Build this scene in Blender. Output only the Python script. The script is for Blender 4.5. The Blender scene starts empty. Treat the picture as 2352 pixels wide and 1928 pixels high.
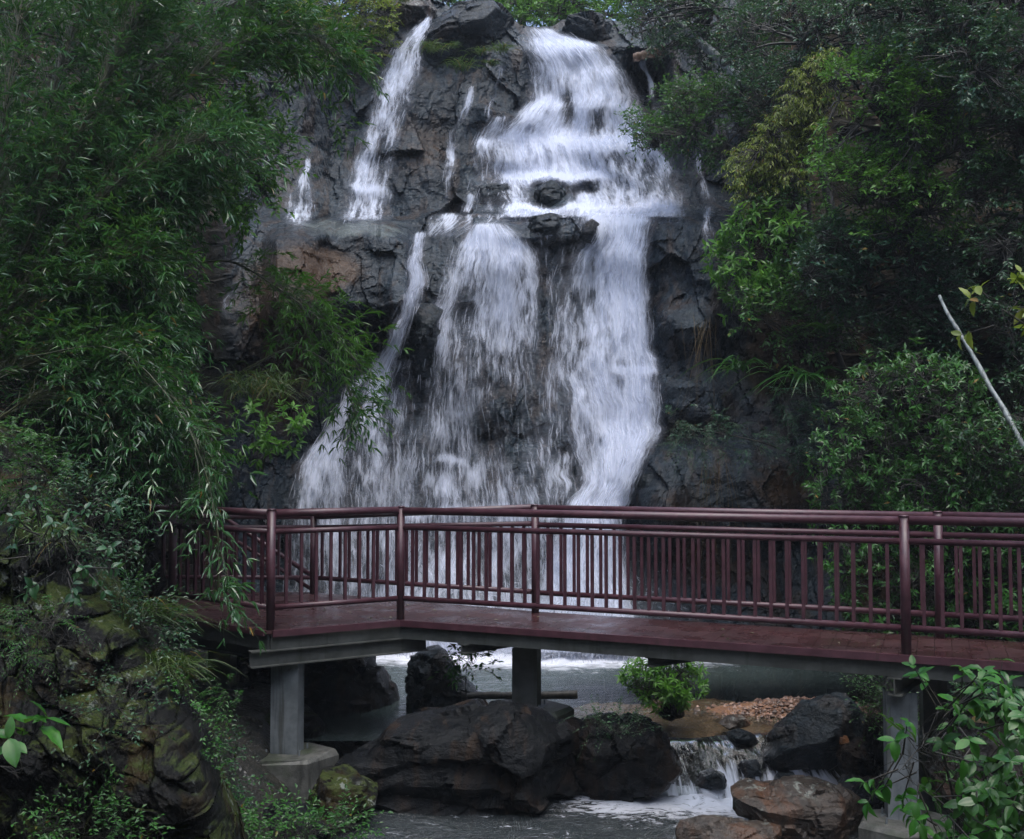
import bpy, math
import numpy as np
from mathutils import Vector
R = math.radians
rng = np.random.default_rng(7)

# ------------------------------------------------------------------ camera, world, light
F = 2287.0; CX = 1176.0; CY = 964.0; HOR = 1070.0
TILT = math.atan((HOR-CY)/F)
CT, ST = math.cos(TILT), math.sin(TILT)
CAMZ = 3.0
sc = bpy.context.scene
COL = sc.collection
cam_d = bpy.data.cameras.new('camera'); cam = bpy.data.objects.new('camera', cam_d); COL.objects.link(cam)
cam.location = (0, 0, CAMZ); cam.rotation_euler = (math.pi/2+TILT, 0, 0)
cam_d.sensor_width = 36.0; cam_d.lens = 36.0*F/2352.0; cam_d.clip_end = 500; cam_d.clip_start = 0.1
sc.camera = cam
SUN_EL, SUN_AZ = 74.0, 165.0      # overcast: soft light from high up on the viewer's right
w = bpy.data.worlds.new('World'); sc.world = w; w.use_nodes = True
nt = w.node_tree; nt.nodes.clear()
sky = nt.nodes.new('ShaderNodeTexSky'); sky.sky_type = 'NISHITA'; sky.sun_disc = False
sky.sun_elevation = R(SUN_EL); sky.sun_rotation = R(SUN_AZ); sky.air_density = 1.0; sky.dust_density = 4.0; sky.ozone_density = 1.0
bg = nt.nodes.new('ShaderNodeBackground'); bg.inputs['Strength'].default_value = 0.15
wo = nt.nodes.new('ShaderNodeOutputWorld')
nt.links.new(sky.outputs[0], bg.inputs['Color']); nt.links.new(bg.outputs[0], wo.inputs['Surface'])
sl = bpy.data.lights.new('sun', 'SUN'); sun = bpy.data.objects.new('sun', sl); COL.objects.link(sun)
sl.energy = 1.4; sl.angle = R(70); sl.color = (0.80, 0.92, 1.0)
# light comes from azimuth SUN_AZ (from +Y towards +X) at elevation SUN_EL
sd = Vector((math.sin(R(SUN_AZ))*math.cos(R(SUN_EL)), math.cos(R(SUN_AZ))*math.cos(R(SUN_EL)), math.sin(R(SUN_EL))))
sun.rotation_euler = sd.to_track_quat('Z', 'Y').to_euler()
sc.view_settings.view_transform = 'Standard'; sc.view_settings.look = 'None'
sc.view_settings.exposure = 1.0; sc.view_settings.gamma = 1.0
sc.cycles.transparent_max_bounces = 24; sc.cycles.max_bounces = 6
sc.cycles.diffuse_bounces = 3; sc.cycles.glossy_bounces = 2; sc.cycles.transmission_bounces = 3
sc.cycles.caustics_reflective = False; sc.cycles.caustics_refractive = False
sc.cycles.use_denoising = True

# ------------------------------------------------------------------ numeric helpers
def PA(px, py, d):
    px, py, d = np.broadcast_arrays(np.asarray(px, float), np.asarray(py, float), np.asarray(d, float))
    dx = (px-CX)/F; dy = (CY-py)/F
    Y = CT - dy*ST; Z = ST + dy*CT
    s = d/Y
    return np.stack([dx*s, d+0*s, CAMZ+Z*s], -1)
def P(px, py, d): return PA(px, py, d)
def on_level(px, py, z):           # point of the level z seen at a pixel
    p = PA(px, py, 1.0) - np.array([0, 0, CAMZ]); k = (z-CAMZ)/p[2]
    return np.array([p[0]*k, p[1]*k, z])
def sst(a, b, x):
    t = np.clip((np.asarray(x, float)-a)/(b-a), 0, 1); return t*t*(3-2*t)
def hsh(ix, iy, iz, seed):
    h = (ix.astype(np.int64)*374761393 + iy.astype(np.int64)*668265263 + iz.astype(np.int64)*2147483647 + seed*1274126177) & 0xffffffff
    h = ((h ^ (h >> 13))*1274126177) & 0xffffffff
    h = ((h ^ (h >> 16))*2246822519) & 0xffffffff
    h = h ^ (h >> 15)
    return (h & 0xffffff)/float(0x1000000)
def vnoise(x, y, z, seed=0):
    x = np.asarray(x, float); y = np.asarray(y, float)+0*x; z = np.asarray(z, float)+0*x
    ix, iy, iz = np.floor(x), np.floor(y), np.floor(z)
    fx, fy, fz = x-ix, y-iy, z-iz
    fx, fy, fz = [f*f*(3-2*f) for f in (fx, fy, fz)]
    o = 0
    for a in (0, 1):
        for b in (0, 1):
            for c in (0, 1):
                wgt = (fx if a else 1-fx)*(fy if b else 1-fy)*(fz if c else 1-fz)
                o = o + wgt*hsh(ix+a, iy+b, iz+c, seed)
    return o*2-1
def fbm(x, y, z, seed=0, oc=4):
    o, a, f = 0, 0.5, 1.0
    for i in range(oc):
        o = o + a*vnoise(x*f+i*17.3, y*f, z*f+i*5.1, seed+i); a *= .5; f *= 2.03
    return o
def facets(x, y, z, seed=0, tilt=0.8, d3=True):
    """blocky fractured-rock noise: every cell is a tilted plane; also returns the crack distance"""
    x = np.asarray(x, float); ix, iy, iz = np.floor(x), np.floor(y), np.floor(z)
    b1 = np.full(x.shape, 9.0); b2 = np.full(x.shape, 9.0); val = np.zeros(x.shape)
    for a in (-1, 0, 1):
        for b in (-1, 0, 1):
            for c in ((-1, 0, 1) if d3 else (0,)):
                cx, cy, cz = ix+a, iy+b, iz+c
                jx, jy, jz = hsh(cx, cy, cz, seed), hsh(cx, cy, cz, seed+1), hsh(cx, cy, cz, seed+2)
                dx, dy, dz = x-(cx+jx), y-(cy+jy), (z-(cz+jz)) if d3 else 0*x
                dd = dx*dx+dy*dy+dz*dz
                v = (hsh(cx, cy, cz, seed+3)-.5) + tilt*((hsh(cx, cy, cz, seed+4)-.5)*dx*2+(hsh(cx, cy, cz, seed+5)-.5)*dy*2+(hsh(cx, cy, cz, seed+6)-.5)*dz*2)
                m1 = dd < b1
                b2 = np.where(m1, b1, np.minimum(b2, dd)); val = np.where(m1, v, val); b1 = np.where(m1, dd, b1)
    return val, np.sqrt(b2)-np.sqrt(b1)

# ------------------------------------------------------------------ object helpers
def tag(o, label=None, cat=None, group=None, kind=None):
    if label: o['label'] = label
    if cat: o['category'] = cat
    if group: o['group'] = group
    if kind: o['kind'] = kind
    return o
def thing(name, label, cat, loc, group=None):
    o = bpy.data.objects.new(name, None); COL.objects.link(o); o.location = tuple(loc); o.empty_display_size = .2
    return tag(o, label, cat, group)
def mesh_obj(name, V, Fc, mat, parent=None, smooth=False, attrs=None, uv=None):
    """V (n,3); Fc: an (m,k) int array or a list of arrays with different k"""
    V = np.asarray(V, float).reshape(-1, 3)
    if parent is not None: V = V - np.array(world_of(parent))
    fl = Fc if isinstance(Fc, list) else [Fc]
    fl = [np.asarray(f, np.int32) for f in fl if len(f)]
    me = bpy.data.meshes.new(name)
    me.vertices.add(len(V)); me.vertices.foreach_set('co', V.astype(np.float32).ravel())
    nl = sum(f.size for f in fl); npol = sum(len(f) for f in fl)
    me.loops.add(nl); me.polygons.add(npol)
    me.loops.foreach_set('vertex_index', np.concatenate([f.ravel() for f in fl]).astype(np.int32))
    tot = np.concatenate([np.full(len(f), f.shape[1], np.int32) for f in fl])
    st = np.concatenate([[0], np.cumsum(tot)[:-1]]).astype(np.int32)
    me.polygons.foreach_set('loop_start', st); me.polygons.foreach_set('loop_total', tot)
    me.polygons.foreach_set('use_smooth', np.full(npol, bool(smooth)))
    if attrs:
        for k, a in attrs.items():
            at = me.attributes.new(k, 'FLOAT', 'POINT'); at.data.foreach_set('value', np.asarray(a, np.float32).ravel())
    if uv is not None:
        l = me.uv_layers.new(name='UVMap'); vi = np.concatenate([f.ravel() for f in fl])
        l.data.foreach_set('uv', np.asarray(uv, np.float32)[vi].ravel())
    me.update(calc_edges=True); me.validate()
    if mat is not None: me.materials.append(mat)
    o = bpy.data.objects.new(name, me); COL.objects.link(o)
    if parent is not None: o.parent = parent
    return o
def world_of(o):
    p = np.zeros(3)
    while o is not None:
        p = p + np.array(o.location); o = o.parent
    return p
def gridf(nr, nc, off=0, wrap=False):
    r = np.arange(nr-1)[:, None]; c = np.arange(nc if wrap else nc-1)[None, :]; c2 = (c+1) % nc
    return np.stack([r*nc+c, r*nc+c2, (r+1)*nc+c2, (r+1)*nc+c], -1).reshape(-1, 4)+off

class MB:                      # collects simple solids into one mesh
    def __init__(s): s.v = []; s.q = []; s.t = []; s.n = 0; s.att = []
    def add(s, V, Q=None, T=None):
        V = np.asarray(V, float).reshape(-1, 3)
        if Q is not None and len(Q): s.q.append(np.asarray(Q)+s.n)
        if T is not None and len(T): s.t.append(np.asarray(T)+s.n)
        s.v.append(V); s.n += len(V)
    def box(s, c, sx, sy, sz, u=(1, 0, 0), v=(0, 1, 0)):
        c = np.asarray(c, float); u = np.asarray(u, float); v = np.asarray(v, float); w_ = np.cross(u, v)
        V = [c+u*sx*a/2+v*sy*b/2+w_*sz*e/2 for e in (-1, 1) for a, b in ((-1, -1), (1, -1), (1, 1), (-1, 1))]
        s.add(V, [(3, 2, 1, 0), (4, 5, 6, 7), (0, 1, 5, 4), (1, 2, 6, 5), (2, 3, 7, 6), (3, 0, 4, 7)])
    def bar(s, a, b, wd, ht, up=(0, 0, 1)):
        a = np.asarray(a, float); b = np.asarray(b, float); d = b-a; L = np.linalg.norm(d); u = d/L
        v = np.cross(up, u); v /= np.linalg.norm(v)
        s.box((a+b)/2, L, wd, ht, u, v)
    def cyl(s, a, b, r0, r1=None, n=14, caps=True):
        r1 = r0 if r1 is None else r1
        s.tube(np.array([a, b]), np.array([r0, r1]), n, caps)
    def tube(s, pts, rad, n=8, caps=False):
        V = tubes_v(np.asarray(pts, float)[None], np.asarray(rad, float)[None], n)[0]
        m = len(pts); Q = gridf(m, n, 0, True)[:, ::-1]
        s.add(V.reshape(-1, 3), Q)
        if caps:
            k = s.n-len(V.reshape(-1, 3))
            for row, rev in ((0, False), (m-1, True)):
                c = np.asarray(pts[row], float); ring = k+row*n+np.arange(n)
                s.v.append(c[None]); ci = s.n; s.n += 1
                t = np.stack([ring, np.roll(ring, -1), np.full(n, ci)], -1)
                s.t.append(t[:, ::-1] if rev else t)
    def extrude_poly(s, poly, z0, z1):
        n = len(poly); V = [(p[0], p[1], z0) for p in poly]+[(p[0], p[1], z1) for p in poly]
        s.add(V, [(i, (i+1) % n, n+(i+1) % n, n+i) for i in range(n)])
        k = s.n-2*n
        T = [(0, i+1, i) for i in range(1, n-1)]; T2 = [(n, n+i, n+i+1) for i in range(1, n-1)]
        s.t.append(np.array(T+T2)+k)
    def build(s, name, mat, parent=None, smooth=False):
        fl = []
        if s.q: fl.append(np.concatenate(s.q))
        if s.t: fl.append(np.concatenate(s.t))
        return mesh_obj(name, np.concatenate(s.v), fl, mat, parent, smooth)
def tubes_v(pts, rad, n):
    """pts (N,M,3), rad (N,M) -> (N,M,n,3)"""
    d = np.gradient(pts, axis=1); d /= (np.linalg.norm(d, axis=-1, keepdims=True)+1e-9)
    ref = np.zeros_like(d); up = np.abs(d[..., 2:3]).max(axis=1, keepdims=True) > .95
    ref[..., 2] = 1; ref = np.where(up, np.array([1.0, 0, 0]), ref)
    a = np.cross(d, ref); a /= (np.linalg.norm(a, axis=-1, keepdims=True)+1e-9)
    b = np.cross(d, a)
    th = np.arange(n)*2*np.pi/n
    return pts[:, :, None]+rad[:, :, None, None]*(a[:, :, None]*np.cos(th)[None, None, :, None]+b[:, :, None]*np.sin(th)[None, None, :, None])
def tubes_mesh(pts, rad, n=3):
    V = tubes_v(pts, rad, n); N, M = pts.shape[:2]
    g = gridf(M, n, 0, True)[:, ::-1]
    Q = (g[None]+(np.arange(N)*M*n)[:, None, None]).reshape(-1, 4)
    return V.reshape(-1, 3), Q
def smooth_line(pts, n):
    """Catmull-Rom through the control points"""
    p = np.asarray(pts, float); p = np.vstack([2*p[0]-p[1], p, 2*p[-1]-p[-2]])
    t = np.linspace(0, len(p)-3-1e-6, n); i = t.astype(int); f = (t-i)[:, None]
    a, b, c, d = p[i], p[i+1], p[i+2], p[i+3]
    return .5*((2*b)+(-a+c)*f+(2*a-5*b+4*c-d)*f*f+(-a+3*b-3*c+d)*f**3)

# ------------------------------------------------------------------ materials
class NT:
    def __init__(s, name):
        s.m = bpy.data.materials.new(name); s.m.use_nodes = True; s.t = s.m.node_tree; s.t.nodes.clear()
        s.out = s.t.nodes.new('ShaderNodeOutputMaterial')
    def n(s, ty, ins=None, **props):
        nd = s.t.nodes.new(ty)
        for k, v in props.items(): setattr(nd, k, v)
        for k, v in (ins or {}).items(): s.set(nd.inputs[k], v)
        return nd
    def set(s, sock, v):
        if isinstance(v, bpy.types.NodeSocket): s.t.links.new(v, sock)
        elif isinstance(v, bpy.types.Node): s.t.links.new(v.outputs[0], sock)
        elif isinstance(v, (tuple, list)) and len(v) == 3 and sock.type == 'RGBA': sock.default_value = (*v, 1)
        else: sock.default_value = v
    def math(s, op, a, b=0.0, clamp=False):
        nd = s.n('ShaderNodeMath', operation=op, use_clamp=clamp); s.set(nd.inputs[0], a); s.set(nd.inputs[1], b); return nd.outputs[0]
    def mix(s, f, a, b):
        nd = s.n('ShaderNodeMix', data_type='RGBA'); s.set(nd.inputs[0], f); s.set(nd.inputs[6], a); s.set(nd.inputs[7], b); return nd.outputs[2]
    def ramp(s, v, a, b, c0=0.0, c1=1.0):
        nd = s.n('ShaderNodeMapRange', interpolation_type='SMOOTHSTEP'); s.set(nd.inputs[0], v)
        for i, q in zip((1, 2, 3, 4), (a, b, c0, c1)): s.set(nd.inputs[i], q)
        return nd.outputs[0]
    def noise(s, vec, scale, detail=4.0, rough=.55, dist=0.0):
        nd = s.n('ShaderNodeTexNoise'); s.set(nd.inputs['Vector'], vec)
        nd.inputs['Scale'].default_value = scale; nd.inputs['Detail'].default_value = detail
        nd.inputs['Roughness'].default_value = rough; nd.inputs['Distortion'].default_value = dist
        return nd.outputs[0]
    def vor(s, vec, scale, feature='F1', out='Distance'):
        nd = s.n('ShaderNodeTexVoronoi', feature=feature); s.set(nd.inputs['Vector'], vec); nd.inputs['Scale'].default_value = scale
        return nd.outputs[out]
    def mapv(s, vec, scale, rot=(0, 0, 0), loc=(0, 0, 0)):
        nd = s.n('ShaderNodeMapping'); s.set(nd.inputs[0], vec)
        nd.inputs['Scale'].default_value = scale; nd.inputs['Rotation'].default_value = rot; nd.inputs['Location'].default_value = loc
        return nd.outputs[0]
    def pos(s): return s.n('ShaderNodeNewGeometry').outputs['Position']
    def attr(s, name): return s.n('ShaderNodeAttribute', attribute_name=name).outputs['Fac']
    def bump(s, h, strength, dist, prev=None):
        nd = s.n('ShaderNodeBump'); nd.inputs['Strength'].default_value = strength; nd.inputs['Distance'].default_value = dist
        s.set(nd.inputs['Height'], h)
        if prev is not None: s.set(nd.inputs['Normal'], prev)
        return nd.outputs[0]
    def pbr(s, col, rough, normal=None, spec=.5, **kw):
        nd = s.n('ShaderNodeBsdfPrincipled'); s.set(nd.inputs['Base Color'], col); s.set(nd.inputs['Roughness'], rough)
        s.set(nd.inputs['Specular IOR Level'], spec)
        if normal is not None: s.set(nd.inputs['Normal'], normal)
        for k, v in kw.items(): s.set(nd.inputs[k.replace('_', ' ')], v)
        return nd.outputs[0]
    def done(s, sh): s.t.links.new(sh, s.out.inputs['Surface']); return s.m

def rock_mat(name, dark=(.022, .025, .03), light=(.085, .09, .10), brown=(.10, .055, .028), brown_amt=0.0, moss=0.0, lichen=0.0, wet=.35, painted=False, spec=.55, fine=1.0):
    t = NT(name); p = t.pos()
    n1 = t.noise(p, 1.3, 7, .6); n2 = t.noise(p, 7.0, 6, .65, .6)
    strata = t.noise(t.mapv(p, (2.5, 2.5, 9.0), (R(22), R(14), 0)), 1.6, 6, .6)
    c = t.mix(t.ramp(t.math('ADD', t.math('MULTIPLY', n1, .5), t.math('MULTIPLY', n2, .5)), .36, .66), dark, light)
    c = t.mix(t.ramp(strata, .42, .62, 0, .55), c, dark)
    bm = t.ramp(t.noise(t.mapv(p, (2.2, 1.2, .6), (0, R(-32), 0)), 1.3, 6, .62, .6), .50, .62)
    if painted:
        pa = t.math('ADD', t.attr('ochre'), t.math('MULTIPLY', t.math('SUBTRACT', n2, .5), .9))
        bm = t.math('MAXIMUM', t.math('MULTIPLY', bm, brown_amt), t.ramp(pa, .3, .75))
        pl = t.attr('pale'); c = t.mix(t.ramp(t.math('ADD', pl, t.math('MULTIPLY', t.math('SUBTRACT', n1, .5), .8)), .3, .7), c, t.mix(n2, (.06, .074, .074), (.16, .18, .172)))
        c = t.mix(t.ramp(t.attr('soil_dark'), .2, .7), c, t.mix(n2, (.008, .008, .006), (.030, .026, .018)))
    else: bm = t.math('MULTIPLY', bm, brown_amt)
    c = t.mix(bm, c, t.mix(t.noise(p, 5.0, 4), brown, tuple(x*.35 for x in brown)))
    nz = t.n('ShaderNodeSeparateXYZ', {0: t.n('ShaderNodeNewGeometry').outputs['Normal']}).outputs[2]
    if moss > 0:
        mm = t.ramp(t.math('ADD', t.noise(p, 2.2, 5, .6), t.math('MULTIPLY', nz, .22)), .62-.18*moss, .74-.15*moss)
        c = t.mix(t.math('MULTIPLY', mm, .85), c, t.mix(t.noise(p, 14, 3), (.012, .03, .008), (.06, .07, .015)))
    if lichen > 0:
        lm = t.ramp(t.noise(p, 11.0, 6, .68, .3), .585-.03*lichen, .63-.03*lichen)
        lm = t.math('MULTIPLY', lm, t.ramp(t.noise(p, 1.1, 3), .45, .6))
        c = t.mix(t.math('MULTIPLY', lm, .75), c, (.20, .22, .20))
    b = t.bump(t.noise(p, 3.5, 8, .62, .4), .7*fine, .12)
    b = t.bump(strata, .4, .07, b)
    b = t.bump(t.vor(t.mapv(p, (1, 1, 2.2), (R(20), R(10), 0)), 5.5, 'DISTANCE_TO_EDGE'), .12, .03, b)
    b = t.bump(t.noise(p, 26, 5, .7), .5*fine, .022, b)
    b = t.bump(t.noise(p, 75, 4, .75), .35, .012, b)
    rg = t.ramp(t.noise(p, 4.5, 5, .6), .3, .7, wet-.14, wet+.22)
    if painted:
        sl_ = t.ramp(t.attr('soil_dark'), .2, .7)
        return t.done(t.pbr(c, t.math('MAXIMUM', rg, t.math('MULTIPLY', sl_, .9)), b, t.math('MULTIPLY', t.math('SUBTRACT', 1.0, t.math('MULTIPLY', sl_, .8)), spec)))
    return t.done(t.pbr(c, rg, b, spec))

def leaf_mat(name, c1, c2, rough=.34, trans=.35, yellow=0.0, spec=.5, spots=False):
    t = NT(name); r = t.attr('rnd')
    pc = t.noise(t.pos(), 1.4, 4, .6)      # whole branches differ in age and tone
    c = t.mix(t.math('ADD', t.math('MULTIPLY', r, .55), t.ramp(pc, .35, .68, 0, .5), True), c1, c2)
    if spots: c = t.mix(t.ramp(t.noise(t.pos(), 70, 4, .7), .62, .68, 0, .75), c, (.10, .075, .02)); c = t.mix(t.ramp(t.noise(t.pos(), 16, 3), .35, .65, 0, .5), c, tuple(x*.45 for x in c1))
    if yellow > 0: c = t.mix(t.ramp(r, 1-yellow-.002, 1-yellow+.002), c, (.22, .13, .02))
    # dull, water-beaded leaf surface varies in gloss from leaf to leaf
    rg = t.math('ADD', t.math('MULTIPLY', r, .22), rough-.11)
    a = t.pbr(c, rg, None, spec)
    tr = t.n('ShaderNodeBsdfTranslucent', {'Color': t.mix(.35, c, (.12, .22, .02))}).outputs[0]
    mx = t.n('ShaderNodeMixShader', {0: trans}); t.t.links.new(a, mx.inputs[1]); t.t.links.new(tr, mx.inputs[2])
    return t.done(mx.outputs[0])

def bark_mat(name, c1, c2, rough=.6):
    t = NT(name); p = t.pos(); n = t.noise(t.mapv(p, (9, 9, 3)), 2.0, 5, .6)
    return t.done(t.pbr(t.mix(t.ramp(n, .35, .65), c1, c2), rough, t.bump(n, .5, .02)))

M = {}
M['cliff'] = rock_mat('wet_cliff_rock', dark=(.008, .012, .017), light=(.034, .049, .063), brown=(.080, .045, .024), brown_amt=.42, moss=.0, wet=.27, fine=1.0, spec=.26, painted=True)
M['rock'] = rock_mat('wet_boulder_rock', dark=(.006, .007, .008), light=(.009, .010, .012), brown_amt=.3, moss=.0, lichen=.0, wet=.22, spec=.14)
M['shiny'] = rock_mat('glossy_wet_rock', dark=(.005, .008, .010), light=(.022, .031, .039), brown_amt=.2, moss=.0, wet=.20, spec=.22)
M['brownrock'] = rock_mat('brown_lichened_rock', dark=(.022, .017, .014), light=(.075, .055, .042), brown=(.12, .05, .022), brown_amt=.7, moss=.0, lichen=1.0, wet=.36)
M['orange'] = rock_mat('orange_stone', dark=(.12, .045, .012), light=(.36, .15, .05), brown_amt=0, wet=.35)
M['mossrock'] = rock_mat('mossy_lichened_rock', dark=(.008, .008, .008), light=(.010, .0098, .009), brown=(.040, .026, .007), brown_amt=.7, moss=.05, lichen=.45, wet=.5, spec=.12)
M['bark'] = bark_mat('dark_bark', (.012, .011, .009), (.035, .031, .025))
M['palebark'] = bark_mat('pale_bark', (.07, .08, .08), (.26, .29, .29), .45)
M['culm'] = bark_mat('bamboo_culm', (.018, .026, .010), (.055, .060, .020), .35)
M['logwood'] = bark_mat('peeled_wood', (.20, .10, .05), (.42, .26, .17), .4)
M['bl1'] = leaf_mat('bamboo_leaf', (.016, .060, .014), (.052, .175, .034), .24, .35, .012, .8)
M['bl2'] = leaf_mat('bamboo_leaf_bluish', (.024, .078, .026), (.070, .200, .065), .20, .3, .006, .9)
M['blb'] = leaf_mat('bamboo_leaf_bright', (.03, .10, .015), (.07, .20, .02), .34, .4)
M['lg'] = leaf_mat('leaf_mid_green', (.016, .065, .014), (.058, .190, .032), .32, .35, .006)
M['lb'] = leaf_mat('leaf_bright_green', (.045, .15, .020), (.14, .34, .04), .36, .4)
M['ld'] = leaf_mat('leaf_dark_green', (.011, .045, .018), (.038, .115, .042), .32, .25, .006)
M['ldb'] = leaf_mat('leaf_bluish_green', (.015, .052, .030), (.048, .135, .072), .30, .25, .01)
M['ly'] = leaf_mat('leaf_yellow_green', (.07, .11, .015), (.26, .32, .04), .4, .4, .03)
M['lbig'] = leaf_mat('leaf_glossy_big', (.014, .075, .012), (.06, .23, .025), .36, .38, 0, .4, True)
M['grass'] = leaf_mat('grass_blade', (.02, .055, .01), (.08, .13, .02), .45, .35, .05)
M['litter'] = leaf_mat('leaf_litter', (.03, .08, .015), (.35, .30, .22), .5, .1)
M['dry'] = leaf_mat('dry_root', (.06, .045, .02), (.20, .12, .04), .6, .2)

# ------------------------------------------------------------------ the rock wall of the gorge
PXK = [-900, -300, 0, 200, 400, 550, 650, 1000, 1300, 1450, 1550, 1700, 1900, 2050, 2200, 2400, 2900]
DK = [7.5, 9.5, 11.0, 12.0, 13.6, 15.3, 16.0, 16.5, 16.3, 16.0, 15.7, 15.4, 15.0, 14.4, 13.0, 11.6, 9.0]
PYK = [-400, -100, 0, 40, 60, 100, 118, 235, 248, 320, 335, 395, 412, 455, 482, 500, 520, 560, 800, 850, 1000, 1010, 1060, 1160, 1400, 1490, 1800]
SK = [11, 7.6, 6.9, 6.5, 6.3, 6.0, 5.6, 5.4, 5.05, 4.95, 4.6, 4.45, 4.1, 3.9, 3.3, 2.6, 2.35, 2.25, 1.85, 1.7, 1.35, 1.2, 1.05, .75, .2, 0, -.2]
def gb(px, py, x, y, rx, ry, a, p=2):
    return a*np.exp(-(np.abs((px-x)/rx)**p+np.abs((py-y)/ry)**p))
def d_base(px, py):
    px, py = np.broadcast_arrays(np.asarray(px, float), np.asarray(py, float))
    wv = 24*vnoise(px/120., py/400., 0*px, 41)+11*vnoise(px/38., py/200., 0*px, 42)
    pyw = py+wv*sst(1500, 1100, py)*sst(60, 130, py)
    cs_ = sst(1060, 1120, px)*sst(1600, 1540, px)
    d = np.interp(px, PXK, DK)+np.interp(pyw, PYK, SK)*cs_+(1-cs_)*np.interp(pyw, [-400, -100, 0, 455, 482, 500, 520, 1490, 1800], [11, 7.6, 6.9, 4.1, 3.7, 2.6, 2.4, 0, -.2])
    side = sst(700, 350, px)+sst(1750, 2200, px)
    d += side*(-.25)*np.clip((1100-py)/1000, 0, 1)*3
    # the flat-topped slab, the buttresses beside the falls and the bulges under the veil
    d += -1.7*sst(598, 640, px+14*vnoise(py/40., 0*px, 0*px, 77))*sst(968, 930, px)*sst(0, 1, (py+22*fbm(px/45., 0*px, 0*px, 78, 4)-498)/58.)*sst(800, 690, py)
    d += gb(px, py, 640, 700, 95, 150, -.7, 4)
    d += gb(px, py, 1020, 170, 190, 150, -.75, 4)
    d += gb(px, py, 960, 400, 120, 90, -.5, 4)
    d += gb(px, py, 1120, 760, 150, 260, -.35, 3)
    d += gb(px, py, 930, 760, 45, 130, -.45, 4)
    d += gb(px, py, 1270, 520, 110, 45, -.5, 4)
    d += gb(px, py, 1262, 450, 70, 35, -.35, 4)
    d += gb(px, py, 1590, 620, 100, 170, -.8, 4)
    d += gb(px, py, 1570, 800, 75, 90, -.6, 5)
    d += gb(px, py, 1590, 930, 85, 60, -.7, 4)
    d += gb(px, py, 1650, 1130, 190, 110, -.9, 5)
    d += gb(px, py, 1500, 1120, 70, 90, -.4, 4)
    d += gb(px, py, 1450, 1330, 60, 90, .5, 2)
    d += gb(px, py, 1490, 190, 45, 70, 1.4, 4)
    d += gb(px, py, 830, 1250, 80, 120, -.2, 2)
    return d
def d_big(px, py):
    d = d_base(px, py); x = (px-CX)/F*d; z = (HOR-py)/F*d
    wx = .35*fbm(x*.8, 0*x, z*.8, 5, 3); wz = .3*fbm(x*.8, 0*x+9, z*.8, 8, 3)
    f1, c1 = facets((x+wx)*.85+z*.2, (z+wz)*.62, 0*x, 11, 1.0, False)
    return d+.36*f1*(1-.8*gb(px, py, 780, 600, 190, 120, 1, 6)), x+wx, z+wz
def d_full(px, py):
    d, x, z = d_big(px, py)
    f2, c2 = facets(x*2.2+z*.6, z*1.6-x*.5, 0*x, 31, 1.2, False)
    f3, c3 = facets(x*6.5+z*1.6, z*5.5-x*1.6, 0*x, 51, 1.2, False)
    d = d+.055*f2+.022*f3+.17*fbm(x*1.5, 0*x, z*1.3, 71, 7)-.10*np.abs(fbm(x*2.6+3, 0*x, z*1.9, 76, 5))
    return d
LIPX = [-900, 550, 700, 760, 865, 875, 940, 1000, 1040, 1060, 1100, 1150, 1175, 1188, 1195, 1262, 1272, 1290, 1345, 1420, 1480, 1560, 1700, 3000]
LIPY = [-380, -330, -200, 40, 30, -25, -12, -8, 22, 12, 3, 10, 40, 52, 62, 62, 60, 46, 42, 50, 60, -120, -300, -380]
cx = np.concatenate([np.arange(-880, 540, 14), np.arange(540, 1900, 3.6), np.arange(1900, 2880, 14)])
NR = 470
tt = np.linspace(0, 1, NR)[:, None]
lip = np.interp(cx, LIPX, LIPY)+6*fbm(cx/40., 0*cx, 0*cx, 3, 3)
tw = tt + .0*tt
py = 1760+(lip[None]-1760)*tw
px = np.broadcast_to(cx[None], py.shape)
dd = d_full(px, py)
V = PA(px, py, dd)
ochre = sum(gb(px, py, *a) for a in [(660, 720, 140, 180, .75), (740, 620, 110, 50, .75), (960, 380, 110, 90, .42), (1010, 300, 90, 80, .25), (1800, 1120, 110, 90, .7),
    (1600, 720, 60, 120, .1), (1590, 1230, 110, 80, .55), (640, 940, 110, 120, .5), (1540, 1130, 60, 60, .35), (1700, 1320, 250, 60, .5), (690, 440, 40, 70, .3), (1770, 960, 140, 60, .35)])
# the plateau behind the lip: rows that run back and slightly up
top = V[-1]; rows = []
for k, (b_, u_) in enumerate([(.12, .05), (.5, .05), (1.2, -.1), (2.5, -.1), (5, .2), (9, .8), (14, 2.0), (20, 5.0)]):
    q = top.copy(); q[:, 1] += b_; q[:, 0] *= (1+b_*.04)
    q[:, 2] += u_+(.25*min(b_, 1))*fbm(q[:, 0]*.7, q[:, 1]*.7, 0*q[:, 0], 91, 3)
    rows.append(q)
V = np.concatenate([V, np.array(rows)]); oc = np.concatenate([ochre, np.zeros((8, len(cx)))])
pale = gb(px, py+14*fbm(px/40., 0*px, 0*px, 79, 3), 800, 524, 160, 24, .62, 3)+gb(px, py, 1100, 60, 60, 60, .5)+gb(px, py, 1590, 760, 60, 80, .35)
pale = np.concatenate([pale, np.zeros((8, len(cx)))])
soil_dark = sst(1640, 1780, px+20*fbm(px/30., py/30., 0*px, 6, 3))*sst(960, 860, py)+sst(1900, 1980, px)+sst(600, 480, px)*.6  # bank earth and litter tone, with the dark gaps between trees painted in
soil_dark = np.concatenate([soil_dark, np.ones((8, len(cx)))])
mesh_obj('cliff', V.reshape(-1, 3), gridf(V.shape[0], V.shape[1]), M['cliff'], None, False, {'ochre': oc, 'pale': pale, 'soil_dark': soil_dark})['kind'] = 'structure'

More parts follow.
